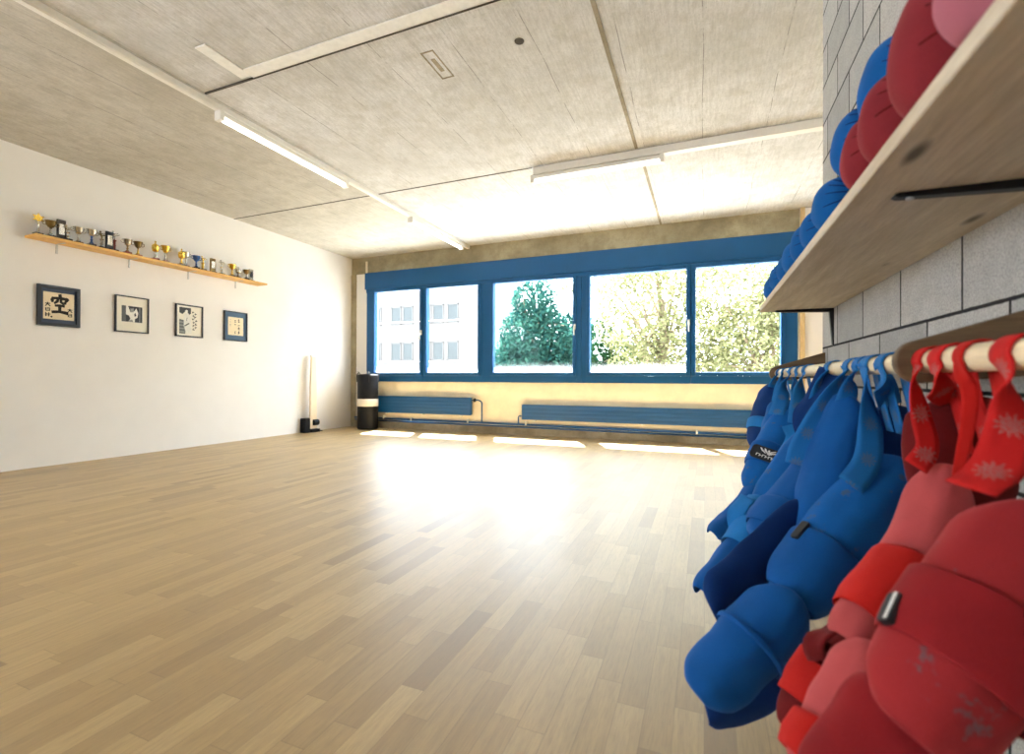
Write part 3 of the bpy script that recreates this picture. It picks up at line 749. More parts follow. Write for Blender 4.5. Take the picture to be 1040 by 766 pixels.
def mitt(x, y, z, rx, ry, rz, mats, label, rot=(0, 0, 0), group='sparring mitts on the board shelf', seed=0):
    t = thing('sparring_mitt', label, 'mitt', (x, y, z), rot, group)
    link('padding', blob(rx, ry, rz, 3, seed), mats[0], t, smooth=True)
    b = blob(rx*0.42, ry*0.36, rz*0.52, 0, seed+5, 16, 10)
    bmesh.ops.rotate(b, verts=b.verts[:], cent=(0, 0, 0), matrix=Matrix.Rotation(0.5, 3, 'X'))
    bmesh.ops.translate(b, verts=b.verts[:], vec=(rx*0.35, ry*0.72, -rz*0.15)); link('thumb', b, mats[0], t, smooth=True, sub=1)
    for el in (-0.15, 0.22, 0.58, 0.92):                   # sewn folds between the fingers, meeting at the wrist
        P = []
        for q in range(12):
            az = -PI*(0.36 + 0.42*q/11); e = 0.25 + (el-0.25)*(0.25 + 0.75*q/11)
            p = Vector((math.cos(e)*math.cos(az), math.cos(e)*math.sin(az), math.sin(e)))
            p = Vector([math.copysign(abs(c)**0.86, c) for c in p])
            P.append((p.x*rx*1.005, p.y*ry*1.005, p.z*rz*1.005))
        bm = bmesh.new(); tube(bm, P, [0.0034*(1 - 0.6*q/11) for q in range(12)], 6); link('finger_seam', bm, mats[1], t, smooth=True)
    bm = bmesh.new()
    prof = [(0.8, 0.5), (1.35, 0.55), (1.75, 0.5)]
    tube(bm, [(rx*p, 0, -rz*0.25) for p, _ in prof], [ry*q*1.25 for _, q in prof], 16); link('cuff', bm, mats[1], t, smooth=True)
    bm = bmesh.new(); tube(bm, [(rx*1.3, 0, -rz*.25), (rx*1.55, 0, -rz*.25)], ry*0.76, 18); link('wrist_strap', bm, mats[2], t, smooth=True)
    return t
RM = (MAT['mittr'], MAT['redd'], MAT['redb']); PM = (MAT['mittp'], MAT['redd'], MAT['redb']); BM_ = (MAT['mittb'], MAT['blued'], MAT['bluel'])
MITTS = [
 (0.320, 0.690, .072, .056, .080, PM, (0.0, 0.1, 0.0), 'faded rose mitt at the near end of the board shelf'),
 (0.325, 0.852, .074, .064, .106, RM, (0.1, 0.1, 0.1), 'largest maroon mitt with deep folds, second on the board shelf'),
 (0.322, 1.020, .068, .056, .084, RM, (-0.1, 0.1, 0.0), 'maroon mitt in the middle of the red ones on the board shelf'),
 (0.318, 1.145, .062, .050, .078, RM, (0.0, 0.1, -0.1), 'last maroon mitt before the row of blue mitts'),
 (0.318, 1.430, .062, .060, .068, BM_, (0.1, 0.1, 0.1), 'nearest and largest blue mitt in the front row of shelf'),
 (0.315, 1.62, .056, .056, .060, BM_, (0.0, 0.1, 0.0), 'second blue mitt in the front row of the board shelf'),
 (0.315, 1.79, .056, .058, .066, BM_, (0.1, 0.15, -0.1), 'third blue mitt in the front row of the board shelf'),
 (0.315, 1.97, .056, .058, .063, BM_, (-0.1, 0.1, 0.05), 'fourth blue mitt in the front row of the board shelf'),
 (0.315, 2.13, .054, .054, .058, BM_, (0.0, 0.1, 0.0), 'fifth blue mitt in the front row of the board shelf'),
 (0.312, 2.33, .054, .056, .062, BM_, (0.1, 0.1, 0.0), 'sixth blue mitt, last but one at far end of shelf'),
 (0.312, 2.56, .052, .058, .058, BM_, (0.0, 0.15, 0.1), 'blue mitt at the far end of the board shelf')]
for k, (x, y, rx, ry, rz, mm, rt, lb) in enumerate(MITTS):
    mitt(x, y, SZ + rz*0.87, rx, ry, rz, mm, lb, rt, seed=k*3)
# a second row stacked against the wall: each lies on a lower one
LOW = [(0.44, 1.30), (0.44, 1.56)]
for k, (x, y) in enumerate(LOW):
    mitt(x, y, SZ + 0.088, .062, .066, .10, BM_, ('blue mitt lying hidden behind the maroon mitts, against the block wall', 'blue mitt lying against the wall behind the nearest front-row blue mitt')[k], (0, 0, 0.4), seed=40+k)
mitt(0.385, 1.27, SZ + 0.262, .068, .060, .098, BM_, 'blue mitt stacked high behind the maroon mitts', (0.15, 0.1, 0.2), seed=50)
mitt(0.375, 1.50, SZ + 0.24, .062, .060, .090, BM_, 'blue mitt stacked behind the last maroon mitt', (-0.1, 0.15, 0.1), seed=52)

# ------------------------------------------------------------------ shin guards on the rail
class Pad:
    """padded curved shell along a path: hw half width, D depth of the curve, th thickness, n outward normal"""
    def __init__(s, pts, n, hw, D, th, N=16, A=1.75, taper=(0.8, 0.75), flare=0.0):
        s.P = cat_rom(pts, N); s.N = N; s.A = A
        n = Vector(n).normalized(); s.F = []
        for i, p in enumerate(s.P):
            d = (s.P[min(i+1, N-1)] - s.P[max(i-1, 0)]).normalized()
            nn = (n - d*n.dot(d)).normalized(); b = d.cross(nn)
            u = i/(N-1)
            e = min(u, 1-u)/0.16
            edge = 1.0 if e >= 1 else math.sqrt(max(0, 1-(1-e)**2))
            tp = taper[0]*(1-u) + taper[1]*u + (1-0.5*(taper[0]+taper[1]))*math.sin(PI*u) + flare*u*u
            k = tp*(0.62 + 0.38*edge)
            s.F.append((p, d, nn, b, hw*k, D*(0.75+0.25*edge)*tp, th*(0.35+0.65*edge)))
    def at(s, u):
        x = u*(s.N-1); i = min(int(x), s.N-2); t = x-i
        A_, B_ = s.F[i], s.F[i+1]
        return tuple(a.lerp(b, t) if isinstance(a, Vector) else a*(1-t)+b*t for a, b in zip(A_, B_))
    def surf(s, u, phi, off=0.0):
        p, d, n, b, hw, D, th = s.at(u); c0 = math.cos(s.A)
        return p + s.pull(u, phi, d, hw) + b*((hw+off)*math.sin(phi)) + n*((D+off)*(math.cos(phi)-c0)/(1-c0) - D*0.5)
    def pull(s, u, phi, d, hw):
        """tongue-shaped ends: the outer corners draw back along the pad"""
        w = max(0, 1 - u/0.35)**1.6 - max(0, 1 - (1-u)/0.35)**1.6
        return d*(0.36*hw*w*min(1, abs(phi)/1.57)**2)
    def bmesh(s, M=15, groove=0.0):
        bm = bmesh.new(); rings = []; c0 = math.cos(s.A)
        for i, (p, d, n, b, hw, D, th) in enumerate(s.F):
            rg = []; u = i/(s.N-1)
            for k in range(M):
                f = -s.A + 2*s.A*k/(M-1)
                g = 1 - groove*(1 if k in (M//3, M - 1 - M//3) else 0)
                q = p + s.pull(u, f, d, hw) + b*(hw*math.sin(f)*g) + n*(D*(math.cos(f)-c0)/(1-c0)*g - D*0.5)
                rg.append(bm.verts.new(q + n*(0.006*noise.noise(q*22 + Vector((7, 3, 1)))) + b*(0.006*noise.noise(q*22))))
            for k in range(M-1, -1, -1):
                f = (-s.A + 2*s.A*k/(M-1))*0.96
                rg.append(bm.verts.new(p + s.pull(u, f, d, hw) + b*((hw-th)*math.sin(f)) + n*((D-th)*(math.cos(f)-c0)/(1-c0) - D*0.5)))
            rings.append(rg)
        L = len(rings[0])
        for a, b_ in zip(rings, rings[1:]):
            for k in range(L): bm.faces.new((a[k], a[(k+1) % L], b_[(k+1) % L], b_[k]))
        for rg in (rings[0], rings[-1]):
            for k in range(M-1): bm.faces.new((rg[k], rg[k+1], rg[L-2-k], rg[L-1-k]))
        return bm
    def band(s, u0, u1, off=0.004, M=18, wrinkle=0.0, seed=0):
        """elastic band wrapped all round between u0 and u1"""
        bm = bmesh.new(); rings = []
        for q in range(6):
            u = u0 + (u1-u0)*q/5; p, d, n, b, hw, D, th = s.at(u); rg = []
            bulge = off + 0.002 + 0.002*math.sin(PI*q/5)
            for k in range(M):
                f = -s.A + 2*s.A*k/(M-1)
                w = wrinkle*noise.noise(Vector((f*2, q*0.9, seed)))
                rg.append(bm.verts.new(s.surf(u, f, bulge + w)))
            for k in range(1, 5):
                f = s.A - 2*s.A*k/5
                rg.append(bm.verts.new(p + s.pull(u, s.A, d, hw) + b*(hw*math.sin(s.A)*(1-2*k/5)) + n*(-D*0.5 - 0.012*math.sin(PI*k/5))))
            rings.append(rg)
        L = len(rings[0])
        for a, b_ in zip(rings, rings[1:]):
            for k in range(L): bm.faces.new((a[k], a[(k+1) % L], b_[(k+1) % L], b_[k]))
        return bm

def ribbon(pts, wds, w, N=40, uvw=None):
    P = cat_rom(pts, N); Wd = cat_rom(wds, N)
    bm = bmesh.new(); uv = bm.loops.layers.uv.new('UVMap'); rows = []; s = 0
    for i, p in enumerate(P):
        if i: s += (p - P[i-1]).length
        d = (P[min(i+1, N-1)] - P[max(i-1, 0)]).normalized()
        b = Wd[i] - d*Wd[i].dot(d); b.normalize()
        ww = w[0] + (w[1]-w[0])*i/(N-1) if isinstance(w, tuple) else w
        rows.append([(bm.verts.new(p + b*(ww*(k/4-0.5))), (s, ww*(k/4-0.5))) for k in range(5)])
    for a, c in zip(rows, rows[1:]):
        for k in range(4):
            q = (a[k], a[k+1], c[k+1], c[k])
            f = bm.faces.new([v for v, _ in q])
            for lp, (_, t) in zip(f.loops, q): lp[uv].uv = t
    return bm

def over_pole(Y, pts, wd, w, mat, parent, back, r=PR+0.0035, name='hanging_strap'):
    a = [(PX + r*math.cos(t), Y, PZ + r*math.sin(t)) for t in [k*PI/6 for k in range(-1, 8)]]
    P = [back] + a + [tuple(p) for p in pts]
    Wd = [(0, 1, 0)]*(len(a)+1) + [tuple(Vector((0, 1, 0)).lerp(Vector(wd).normalized(), min(1, (k+1)/2))) for k in range(len(pts))]
    o = link(name, ribbon(P, Wd, w, 64), mat, parent, smooth=True, solid=0.0028)
    return o

def rounded_tab(pad, u, phi, w, h, mat, parent, emblem=True, tilt=0.0, name='label_tab'):
    c = pad.surf(u, phi, 0.009); p, d, n, b, hw, D, th = pad.at(u)
    nn = (pad.surf(u, phi, 0.05) - pad.surf(u, phi, 0.0)).normalized()
    x = (d - nn*d.dot(nn)).normalized(); y = nn.cross(x)
    x, y = x*math.cos(tilt) + y*math.sin(tilt), y*math.cos(tilt) - x*math.sin(tilt)
    M = Matrix(((x.x, y.x, nn.x, c.x), (x.y, y.y, nn.y, c.y), (x.z, y.z, nn.z, c.z), (0, 0, 0, 1)))
    bm = bmesh.new(); r = min(w, h)*0.25; P = []
    for cx, cy, a0 in ((w/2-r, h/2-r, 0), (-w/2+r, h/2-r, 1), (-w/2+r, -h/2+r, 2), (w/2-r, -h/2+r, 3)):
        for k in range(5):
            a = a0*PI/2 + k*PI/8; P.append((cx + r*math.cos(a), cy + r*math.sin(a)))
    prism(bm, P, M @ Matrix.Translation((0, 0, -0.006)), 0.010)
    o = link(name, bm, mat, parent, bevel=0.0015)
    if emblem:                                             # white wing mark above a short line of small letters
        bm = bmesh.new(); E_ = M @ Matrix.Translation((0, 0, 0.0045)) @ Matrix.Diagonal((w, h, 1, 1))
        if emblem == 'wing':
            for q, (x0, y0, x1, y1) in enumerate(((-.22, .32, -.02, .02), (-.08, .34, .06, .04), (.06, .30, .12, .08), (.26, .34, .06, -.02), (.32, .22, .1, -.06))):
                stroke(bm, [(x0, y0, .05), ((x0+x1)/2 - .03, (y0+y1)/2, .075), (x1, y1, .04)], E_, 0.0008)
            for q in range(6): 
                u0 = -.27 + q*.1
                stroke(bm, [(u0, -.34, .03), (u0, -.16, .03)], E_, 0.0008); stroke(bm, [(u0, -.17 - .08*(q % 2), .045), (u0+.055, -.17 - .08*(q % 2), .045)], E_, 0.0008)
        else:                                              # plain pale bars along the tab
            for u0, u1 in ((-.40, .12), (.2, .36)): stroke(bm, [(u0, .18, .22), (u1, .18, .22)], E_, 0.0008)
        link('emblem', bm, MAT['printw'], o)
    return o

CB = dict(pad=MAT['bluef'], worn=MAT['bluew'], band=MAT['bluel'], lining=MAT['blued'], strap=MAT['blues'], flat=MAT['bluel'])
CR = dict(pad=MAT['redf'], worn=MAT['redw'], band=MAT['redb'], lining=MAT['redd'], strap=MAT['reds'], flat=MAT['redb'], pink=MAT['pinkf'])
GUARDS = [{'label': 'large blue shin guard nearest the red ones, with big rounded instep pad',
  'col': 'b',
  'shin': [(0.4256, 1.381, 0.6959), (0.2895, 1.2618, 0.5525), (0.155, 1.1325, 0.4148)],
  'n': (0.013, -0.955, 0.297),
  'hw': 0.074,
  'D': 0.085,
  'th': 0.022,
  'bands': [(0.62, 0.97)],
  'bandmat': 'pad',
  'tab': (0.66, 1.0, 0.05, 0.018, False, 0),
  'feet': [{'pts': [(0.1694, 1.122, 0.4462), (0.0754, 1.0465, 0.3608), (-0.0157, 0.9776, 0.2833)],
            'n': (-0.163, -0.923, 0.348),
            'hw': 0.066,
            'D': 0.085,
            'th': 0.02,
            'mat': 'pad',
            'taper': (1.05, 0.9),
            'bands': [(0.42, 0.46)],
            'bandmat': 'pad'},
           {'pts': [(0.1875, 1.1352, 0.3023), (0.091, 1.0641, 0.2434), (0.0019, 1.0065, 0.2316)],
            'n': (0.061, -0.977, 0.206),
            'hw': 0.032,
            'D': 0.03,
            'th': 0.012,
            'mat': 'lining',
            'taper': (0.9, 1)}],
  'strap': {'Y': 1.37,
            'pts': [(0.3545, 1.3517, 0.846), (0.3547, 1.3305, 0.7672), (0.3401, 1.3033, 0.7025), (0.3028, 1.2722, 0.6544)],
            'wd': (0.956, 0.274, 0.104),
            'w': 0.056,
            'tw': 0.45},
  'flaps': []},
 {'label': 'blue shin guard with large flat dark foot panel hanging beside the biggest blue one',
  'col': 'b',
  'shin': [(0.3369, 1.5285, 0.7058), (0.2226, 1.418, 0.5793), (0.1269, 1.3149, 0.4877)],
  'n': (-0.185, -0.895, 0.406),
  'hw': 0.07,
  'D': 0.08,
  'th': 0.02,
  'mat': 'pad',
  'bands': [(0.62, 0.9)],
  'bandmat': 'pad',
  'feet': [{'pts': [(0.2656, 1.3923, 0.5601), (0.1194, 1.2366, 0.4527), (0.0096, 1.1385, 0.381)],
            'n': (0.227, -0.966, -0.121),
            'hw': 0.074,
            'D': 0.03,
            'th': 0.014,
            'mat': 'lining',
            'taper': (1, 0.9),
            'A': 1.45}],
  'strap': {'Y': 1.53,
            'pts': [(0.3313, 1.504, 0.8792), (0.2784, 1.4613, 0.8017), (0.2336, 1.4327, 0.7202), (0.2195, 1.4272, 0.669)],
            'wd': (0.943, 0.024, -0.331),
            'w': 0.05,
            'tw': 0.4},
  'flaps': []},
 {'label': 'blue shin guard turned edge-on, long thin pad edges facing the viewer',
  'col': 'b',
  'shin': [(0.3351, 1.4625, 0.8491), (0.2587, 1.3785, 0.636), (0.1971, 1.2788, 0.433)],
  'n': (-0.797, -0.595, 0.101),
  'hw': 0.06,
  'D': 0.06,
  'th': 0.014,
  'mat': 'pad',
  'bands': [(0.86, 0.99)],
  'strap': {'Y': 1.44, 'pts': [(0.3406, 1.4322, 0.8898), (0.3352, 1.4355, 0.8549), (0.3288, 1.4438, 0.8194)], 'wd': (0.943, 0.024, -0.331), 'w': 0.045, 'tw': 0.4},
  'feet': [],
  'flaps': []},
 {'label': 'blue shin guard with light blue puffed instep behind the flat foot panel',
  'col': 'b',
  'shin': [(0.3233, 1.7818, 0.7187), (0.2237, 1.6773, 0.5884), (0.143, 1.5912, 0.4663)],
  'n': (-0.315, -0.834, 0.453),
  'hw': 0.062,
  'D': 0.075,
  'th': 0.02,
  'bands': [(0.8, 0.98)],
  'feet': [{'pts': [(0.1658, 1.6111, 0.4989), (0.0689, 1.4861, 0.381), (-0.0129, 1.3778, 0.3145)],
            'n': (-0.486, -0.765, 0.422),
            'hw': 0.05,
            'D': 0.08,
            'th': 0.02,
            'mat': 'pad',
            'bands': [(0.05, 0.4)]}],
  'flaps': [{'pts': [(0.3778, 1.7383, 0.92), (0.3418, 1.7133, 0.8473), (0.3008, 1.6862, 0.7725), (0.3254, 1.7072, 0.6964)],
             'wd': (0.857, -0.091, 0.507),
             'w': 0.1,
             'mat': 'lining'},
            {'pts': [(0.121, 1.5821, 0.5396), (0.0879, 1.558, 0.4924), (0.0981, 1.5516, 0.4432), (0.1329, 1.5656, 0.4578)], 'wd': (0.836, -0.017, 0.549), 'w': 0.05}],
  'strap': {'Y': 1.75, 'pts': [(0.3351, 1.732, 0.8834), (0.325, 1.7336, 0.8158), (0.3191, 1.7585, 0.7334)], 'wd': (0.943, 0.024, -0.331), 'w': 0.055, 'tw': 0.4}},
 {'label': 'blue shin guard carrying a black label with white wing mark',
  'col': 'b',
  'shin': [(0.3467, 2.3521, 0.745), (0.2696, 2.2675, 0.6036), (0.1783, 2.145, 0.4362)],
  'n': (-0.098, -0.95, 0.298),
  'hw': 0.078,
  'D': 0.09,
  'th': 0.022,
  'bands': [(0.5, 0.74)],
  'bandmat': 'pad',
  'tab': (0.66, 0.15, 0.115, 0.06, 'wing', 1.57),
  'feet': [{'pts': [(0.2098, 2.1791, 0.4717), (0.1231, 2.0581, 0.3733), (0.0226, 1.9423, 0.3073)],
            'n': (-0.336, -0.793, 0.508),
            'hw': 0.05,
            'D': 0.06,
            'th': 0.018,
            'mat': 'pad'}],
  'strap': {'Y': 2.45, 'pts': [(0.3298, 2.4203, 0.8625), (0.3078, 2.3685, 0.7942), (0.2825, 2.3154, 0.7412)], 'wd': (0.943, 0.024, 0.331), 'w': 0.06, 'tw': 0.4},
  'flaps': []},
 {'label': 'dark blue shin guard at far end of rail, in front of the window',
  'col': 'b',
  'shin': [(0.343, 2.8895, 0.8568), (0.2935, 2.8161, 0.7127), (0.2458, 2.7436, 0.5389)],
  'n': (-0.568, -0.782, 0.256),
  'hw': 0.085,
  'D': 0.09,
  'th': 0.022,
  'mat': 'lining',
  'bands': [(0.6, 0.75)],
  'strap': {'Y': 2.85, 'pts': [(0.341, 2.8346, 0.8884), (0.3315, 2.831, 0.8471)], 'wd': (0.943, 0.024, 0.331), 'w': 0.055, 'tw': 0.4},
  'feet': [],
  'flaps': []},
 {'label': 'slim blue shin guard between the black-labelled one and the puffed one',
  'col': 'b',
  'shin': [(0.3909, 2.1544, 0.7135), (0.3185, 2.0501, 0.5802), (0.2492, 1.9363, 0.4359)],
  'n': (-0.165, -0.939, 0.303),
  'hw': 0.055,
  'D': 0.07,
  'th': 0.02,
  'bands': [(0.1, 0.25)],
  'flaps': [{'pts': [(0.2875, 2.037, 0.7198), (0.2995, 2.0313, 0.6733), (0.271, 2.0091, 0.6199)], 'wd': (0.836, -0.017, 0.549), 'w': 0.04}],
  'strap': {'Y': 2.12, 'pts': [(0.3408, 2.1119, 0.874), (0.3286, 2.0965, 0.7989), (0.3218, 2.094, 0.7236)], 'wd': (0.943, 0.024, 0.331), 'w': 0.055, 'tw': 0.4},
  'feet': []},
 {'label': 'second blue shin guard from the window end, mostly hidden behind its neighbour',
  'col': 'b',
  'shin': [(0.3536, 2.6243, 0.7984), (0.3118, 2.5541, 0.6376), (0.2631, 2.4811, 0.484)],
  'n': (-0.165, -0.939, 0.303),
  'hw': 0.07,
  'D': 0.08,
  'th': 0.02,
  'strap': {'Y': 2.66, 'pts': [(0.352, 2.6449, 0.8887), (0.3359, 2.6171, 0.8316), (0.3272, 2.6137, 0.7841)], 'wd': (0.943, 0.024, 0.331), 'w': 0.055, 'tw': 0.4},
  'feet': [],
  'flaps': []},
 {'label': 'blue shin guard hanging deep against the wall behind the slim one',
  'col': 'b',
  'shin': [(0.4488, 2.3934, 0.7454), (0.4, 2.3205, 0.5422), (0.3605, 2.2514, 0.3493)],
  'n': (-0.311, -0.926, 0.212),
  'hw': 0.07,
  'D': 0.08,
  'th': 0.02,
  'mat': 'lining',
  'strap': {'Y': 2.28, 'pts': [(0.346, 2.2758, 0.8726), (0.3592, 2.2921, 0.8233), (0.3842, 2.3132, 0.7652)], 'wd': (0.943, 0.024, 0.331), 'w': 0.055, 'tw': 0.4},
  'feet': [],
  'flaps': []},
 {'label': 'navy blue shin guard hanging against the wall just before the near bracket',
  'col': 'b',
  'shin': [(0.4519, 1.5206, 0.8236), (0.4496, 1.4986, 0.6785), (0.4425, 1.4748, 0.5333)],
  'n': (0.175, -0.979, 0.102),
  'hw': 0.09,
  'D': 0.06,
  'th': 0.018,
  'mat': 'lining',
  'strap': {'Y': 1.26, 'pts': [(0.3659, 1.2914, 0.89), (0.3952, 1.3681, 0.8623), (0.4327, 1.4697, 0.8257)], 'wd': (0.943, 0.024, 0.331), 'w': 0.05, 'tw': 0.4},
  'feet': [],
  'flaps': []},
 {'label': 'big faded red shin guard nearest the viewer, with black tab on its band',
  'col': 'r',
  'shin': [(0.4051, 0.8117, 0.7246), (0.3109, 0.7418, 0.5912), (0.2142, 0.6707, 0.4817)],
  'n': (-0.165, -0.939, 0.303),
  'hw': 0.078,
  'D': 0.085,
  'th': 0.02,
  'bands': [(0.4, 0.72)],
  'bandmat': 'pad',
  'tab': (0.64, 1.2, 0.046, 0.02, 'bars', 0.25),
  'feet': [{'pts': [(0.2838, 0.7312, 0.491), (0.2109, 0.6803, 0.4309), (0.1374, 0.6293, 0.3707)],
            'n': (-0.163, -0.923, 0.348),
            'hw': 0.085,
            'D': 0.07,
            'th': 0.02,
            'mat': 'pad'}],
  'strap': {'Y': 0.8,
            'pts': [(0.3601, 0.8037, 0.8791), (0.3536, 0.7851, 0.8302), (0.3264, 0.7527, 0.7847), (0.2916, 0.7279, 0.7619)],
            'wd': (0.952, 0.06, 0.302),
            'w': (0.038, 0.05),
            'tw': 0.45},
  'flaps': []},
 {'label': 'faded pink red shin guard with scarlet band behind the biggest red one',
  'col': 'r',
  'shin': [(0.3917, 1.0543, 0.7361), (0.3166, 0.9598, 0.5943), (0.1915, 0.8341, 0.5007)],
  'n': (-0.185, -0.895, 0.406),
  'hw': 0.05,
  'D': 0.06,
  'th': 0.018,
  'mat': 'pink',
  'bands': [(0.5, 0.88)],
  'feet': [{'pts': [(0.2215, 0.83, 0.5092), (0.168, 0.7601, 0.4349), (0.117, 0.7073, 0.3804)],
            'n': (-0.163, -0.923, 0.348),
            'hw': 0.04,
            'D': 0.055,
            'th': 0.018,
            'mat': 'pink',
            'bands': [(0.62, 0.95)]}],
  'strap': {'Y': 1.06,
            'pts': [(0.3451, 1.0511, 0.8832), (0.3544, 1.0497, 0.8225), (0.3598, 1.0413, 0.7719), (0.3367, 1.0213, 0.7411)],
            'wd': (0.956, 0.274, 0.104),
            'w': 0.036,
            'tw': 0.45},
  'flaps': []},
 {'label': 'deep red shin guard with crumpled foot part, lowest left of the red ones',
  'col': 'r',
  'shin': [(0.4126, 1.0953, 0.6879), (0.3328, 1.0745, 0.5145), (0.2459, 1.0073, 0.4386)],
  'n': (-0.353, -0.833, 0.426),
  'hw': 0.05,
  'D': 0.055,
  'th': 0.016,
  'mat': 'pad',
  'flaps': [{'pts': [(0.2273, 0.8701, 0.5091), (0.1885, 0.8652, 0.5066), (0.1599, 0.8645, 0.4829), (0.1657, 0.8669, 0.4524), (0.186, 0.8535, 0.4821),
                     (0.1831, 0.8633, 0.4312)],
             'wd': (0.584, -0.636, 0.505),
             'w': 0.035,
             'mat': 'lining'},
            {'pts': [(0.1959, 0.7928, 0.4616), (0.1628, 0.8011, 0.4317), (0.1415, 0.8034, 0.392), (0.1141, 0.8032, 0.3703)], 'wd': (0.558, -0.553, 0.619), 'w': 0.04}],
  'feet': [{'pts': [(0.2553, 1.0218, 0.4508), (0.1883, 0.941, 0.4004), (0.1269, 0.8841, 0.3199)],
            'n': (-0.353, -0.833, 0.426),
            'hw': 0.042,
            'D': 0.05,
            'th': 0.014,
            'mat': 'lining',
            'bands': [(0.42, 0.8)]}],
  'strap': {'Y': 0.91,
            'pts': [(0.3629, 0.9234, 0.8934), (0.3724, 0.9327, 0.8769), (0.3802, 0.9522, 0.8308), (0.3929, 1.0225, 0.7186)],
            'wd': (0.868, -0.449, 0.212),
            'w': (0.05, 0.016),
            'tw': 0.5,
            'mat': 'flat'}},
 {'label': 'maroon shin guard in shadow behind the red straps, hanging against the wall',
  'col': 'r',
  'shin': [(0.4486, 1.12, 0.8618), (0.442, 1.107, 0.7591), (0.4339, 1.0933, 0.6465)],
  'n': (0.175, -0.979, 0.102),
  'hw': 0.092,
  'D': 0.06,
  'th': 0.018,
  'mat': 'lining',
  'strap': {'Y': 0.99, 'pts': [(0.3544, 0.9955, 0.887), (0.3851, 1.0511, 0.8664), (0.432, 1.1133, 0.8474)], 'wd': (0.943, 0.024, 0.331), 'w': 0.045, 'tw': 0.4},
  'feet': [],
  'flaps': []}]
for g in GUARDS:
    c = CB if g['col'] == 'b' else CR
    grp = 'blue shin guards on the rail' if g['col'] == 'b' else 'red shin guards on the rail'
    root = thing('shin_guard', g['label'], 'shin guard', (PX, g['strap']['Y'], PZ), (0, 0, 0), grp)
    T = Vector(root.location)
    L = lambda p: Vector(p) - T
    sp = Pad([L(p) for p in g['shin']], g['n'], g['hw'], g['D'], g['th'], taper=g.get('taper', (0.92, 0.8)))
    link('shin_pad', sp.bmesh(groove=0.05), c[g.get('mat', 'worn')], root, smooth=True, sub=1)
    for k, (u0, u1) in enumerate(g.get('bands', [])):
        link('calf_band', sp.band(u0, u1, wrinkle=0.004, seed=k), c['band'] if g.get('bandmat', 'band') == 'band' else c[g['bandmat']], root, smooth=True, sub=1, solid=0.003)
    for f in g.get('feet', []):
        ip = Pad([L(p) for p in f['pts']], f['n'], f['hw'], f['D'], f['th'], taper=f.get('taper', (1.0, 0.85)), A=f.get('A', 1.75))
        o = link('instep_pad', ip.bmesh(groove=0.03), c[f.get('mat', 'pad')], root, smooth=True, sub=1)
        for k, (u0, u1) in enumerate(f.get('bands', [])):
            link('foot_band', ip.band(u0, u1, wrinkle=0.005, seed=k+7), c[f.get('bandmat', 'band')], o, smooth=True, sub=1, solid=0.003)
    if 'tab' in g:
        u, phi, w, h, em, tl = g['tab']; rounded_tab(sp, u, phi, w, h, MAT['tabm'], root, em, tl)
    for f in g.get('flaps', []):
        link('velcro_flap', ribbon([L(p) for p in f['pts']], [Vector(f['wd'])]*len(f['pts']), f['w'], 24), c[f.get('mat', 'band')], root, smooth=True, solid=0.004)
    s = g['strap']
    # strap runs over the rail and back to the guard
    r = PR + 0.0035
    arc = [Vector((r*math.cos(t), 0, r*math.sin(t))) for t in [k*PI/6 for k in range(-1, 8)]]
    back = [L(s['back'])] if 'back' in s else [Vector((0.05, 0.0, -0.16)), Vector((r+0.004, 0, -0.06))]
    pts = [L(p) for p in s['pts']]
    wd = Vector(s['wd']).normalized(); yv = Vector((0, 1, 0))
    if wd.y < 0: wd = -wd
    Wd = [yv]*(len(back)+len(arc)) + [yv.lerp(wd, min(1, (k+1)*s.get('tw', 0.6))) for k in range(len(pts))]
    link('hanging_strap', ribbon(back + arc + pts, Wd, tuple(s['w']) if isinstance(s['w'], (list, tuple)) else s['w'], 72), c[s.get('mat', 'strap')], root, smooth=True, solid=0.0028)

# ------------------------------------------------------------------ outside the windows
struct(link('ground', bx(-60, 40, YW+0.3, 60, -1.3, -1.1), MAT['outside']))
bd = thing('building', 'white office building with rows of paired windows seen through left panes', 'building', (-20, 30, -1.1))
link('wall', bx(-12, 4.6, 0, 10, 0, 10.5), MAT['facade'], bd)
bm = bmesh.new()
for z in (3.2, 6.15, 9.1): box(bm, -12, 4.62, -0.06, 0, z, z+0.06)
link('cornice', bm, MAT['white_metal'], bd)
for zf in (0.3, 3.3, 6.0):
    for x0 in (-9.6, -7.0, -4.4, -1.55, 1.05, 3.3):
        for dx in (0, 1.05):
            if x0 + dx > 3.9: continue
            bm = bmesh.new(); a, b = x0+dx-0.45, x0+dx+0.45
            box(bm, a, a+.07, -.05, .02, zf, zf+1.35); box(bm, b-.07, b, -.05, .02, zf, zf+1.35); box(bm, a, b, -.05, .02, zf, zf+.07); box(bm, a, b, -.05, .02, zf+1.28, zf+1.35)
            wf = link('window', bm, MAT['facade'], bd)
            link('pane', bx(a+.07, b-.07, -.02, -.005, zf+.07, zf+1.28), MAT['facade_glass'], wf)

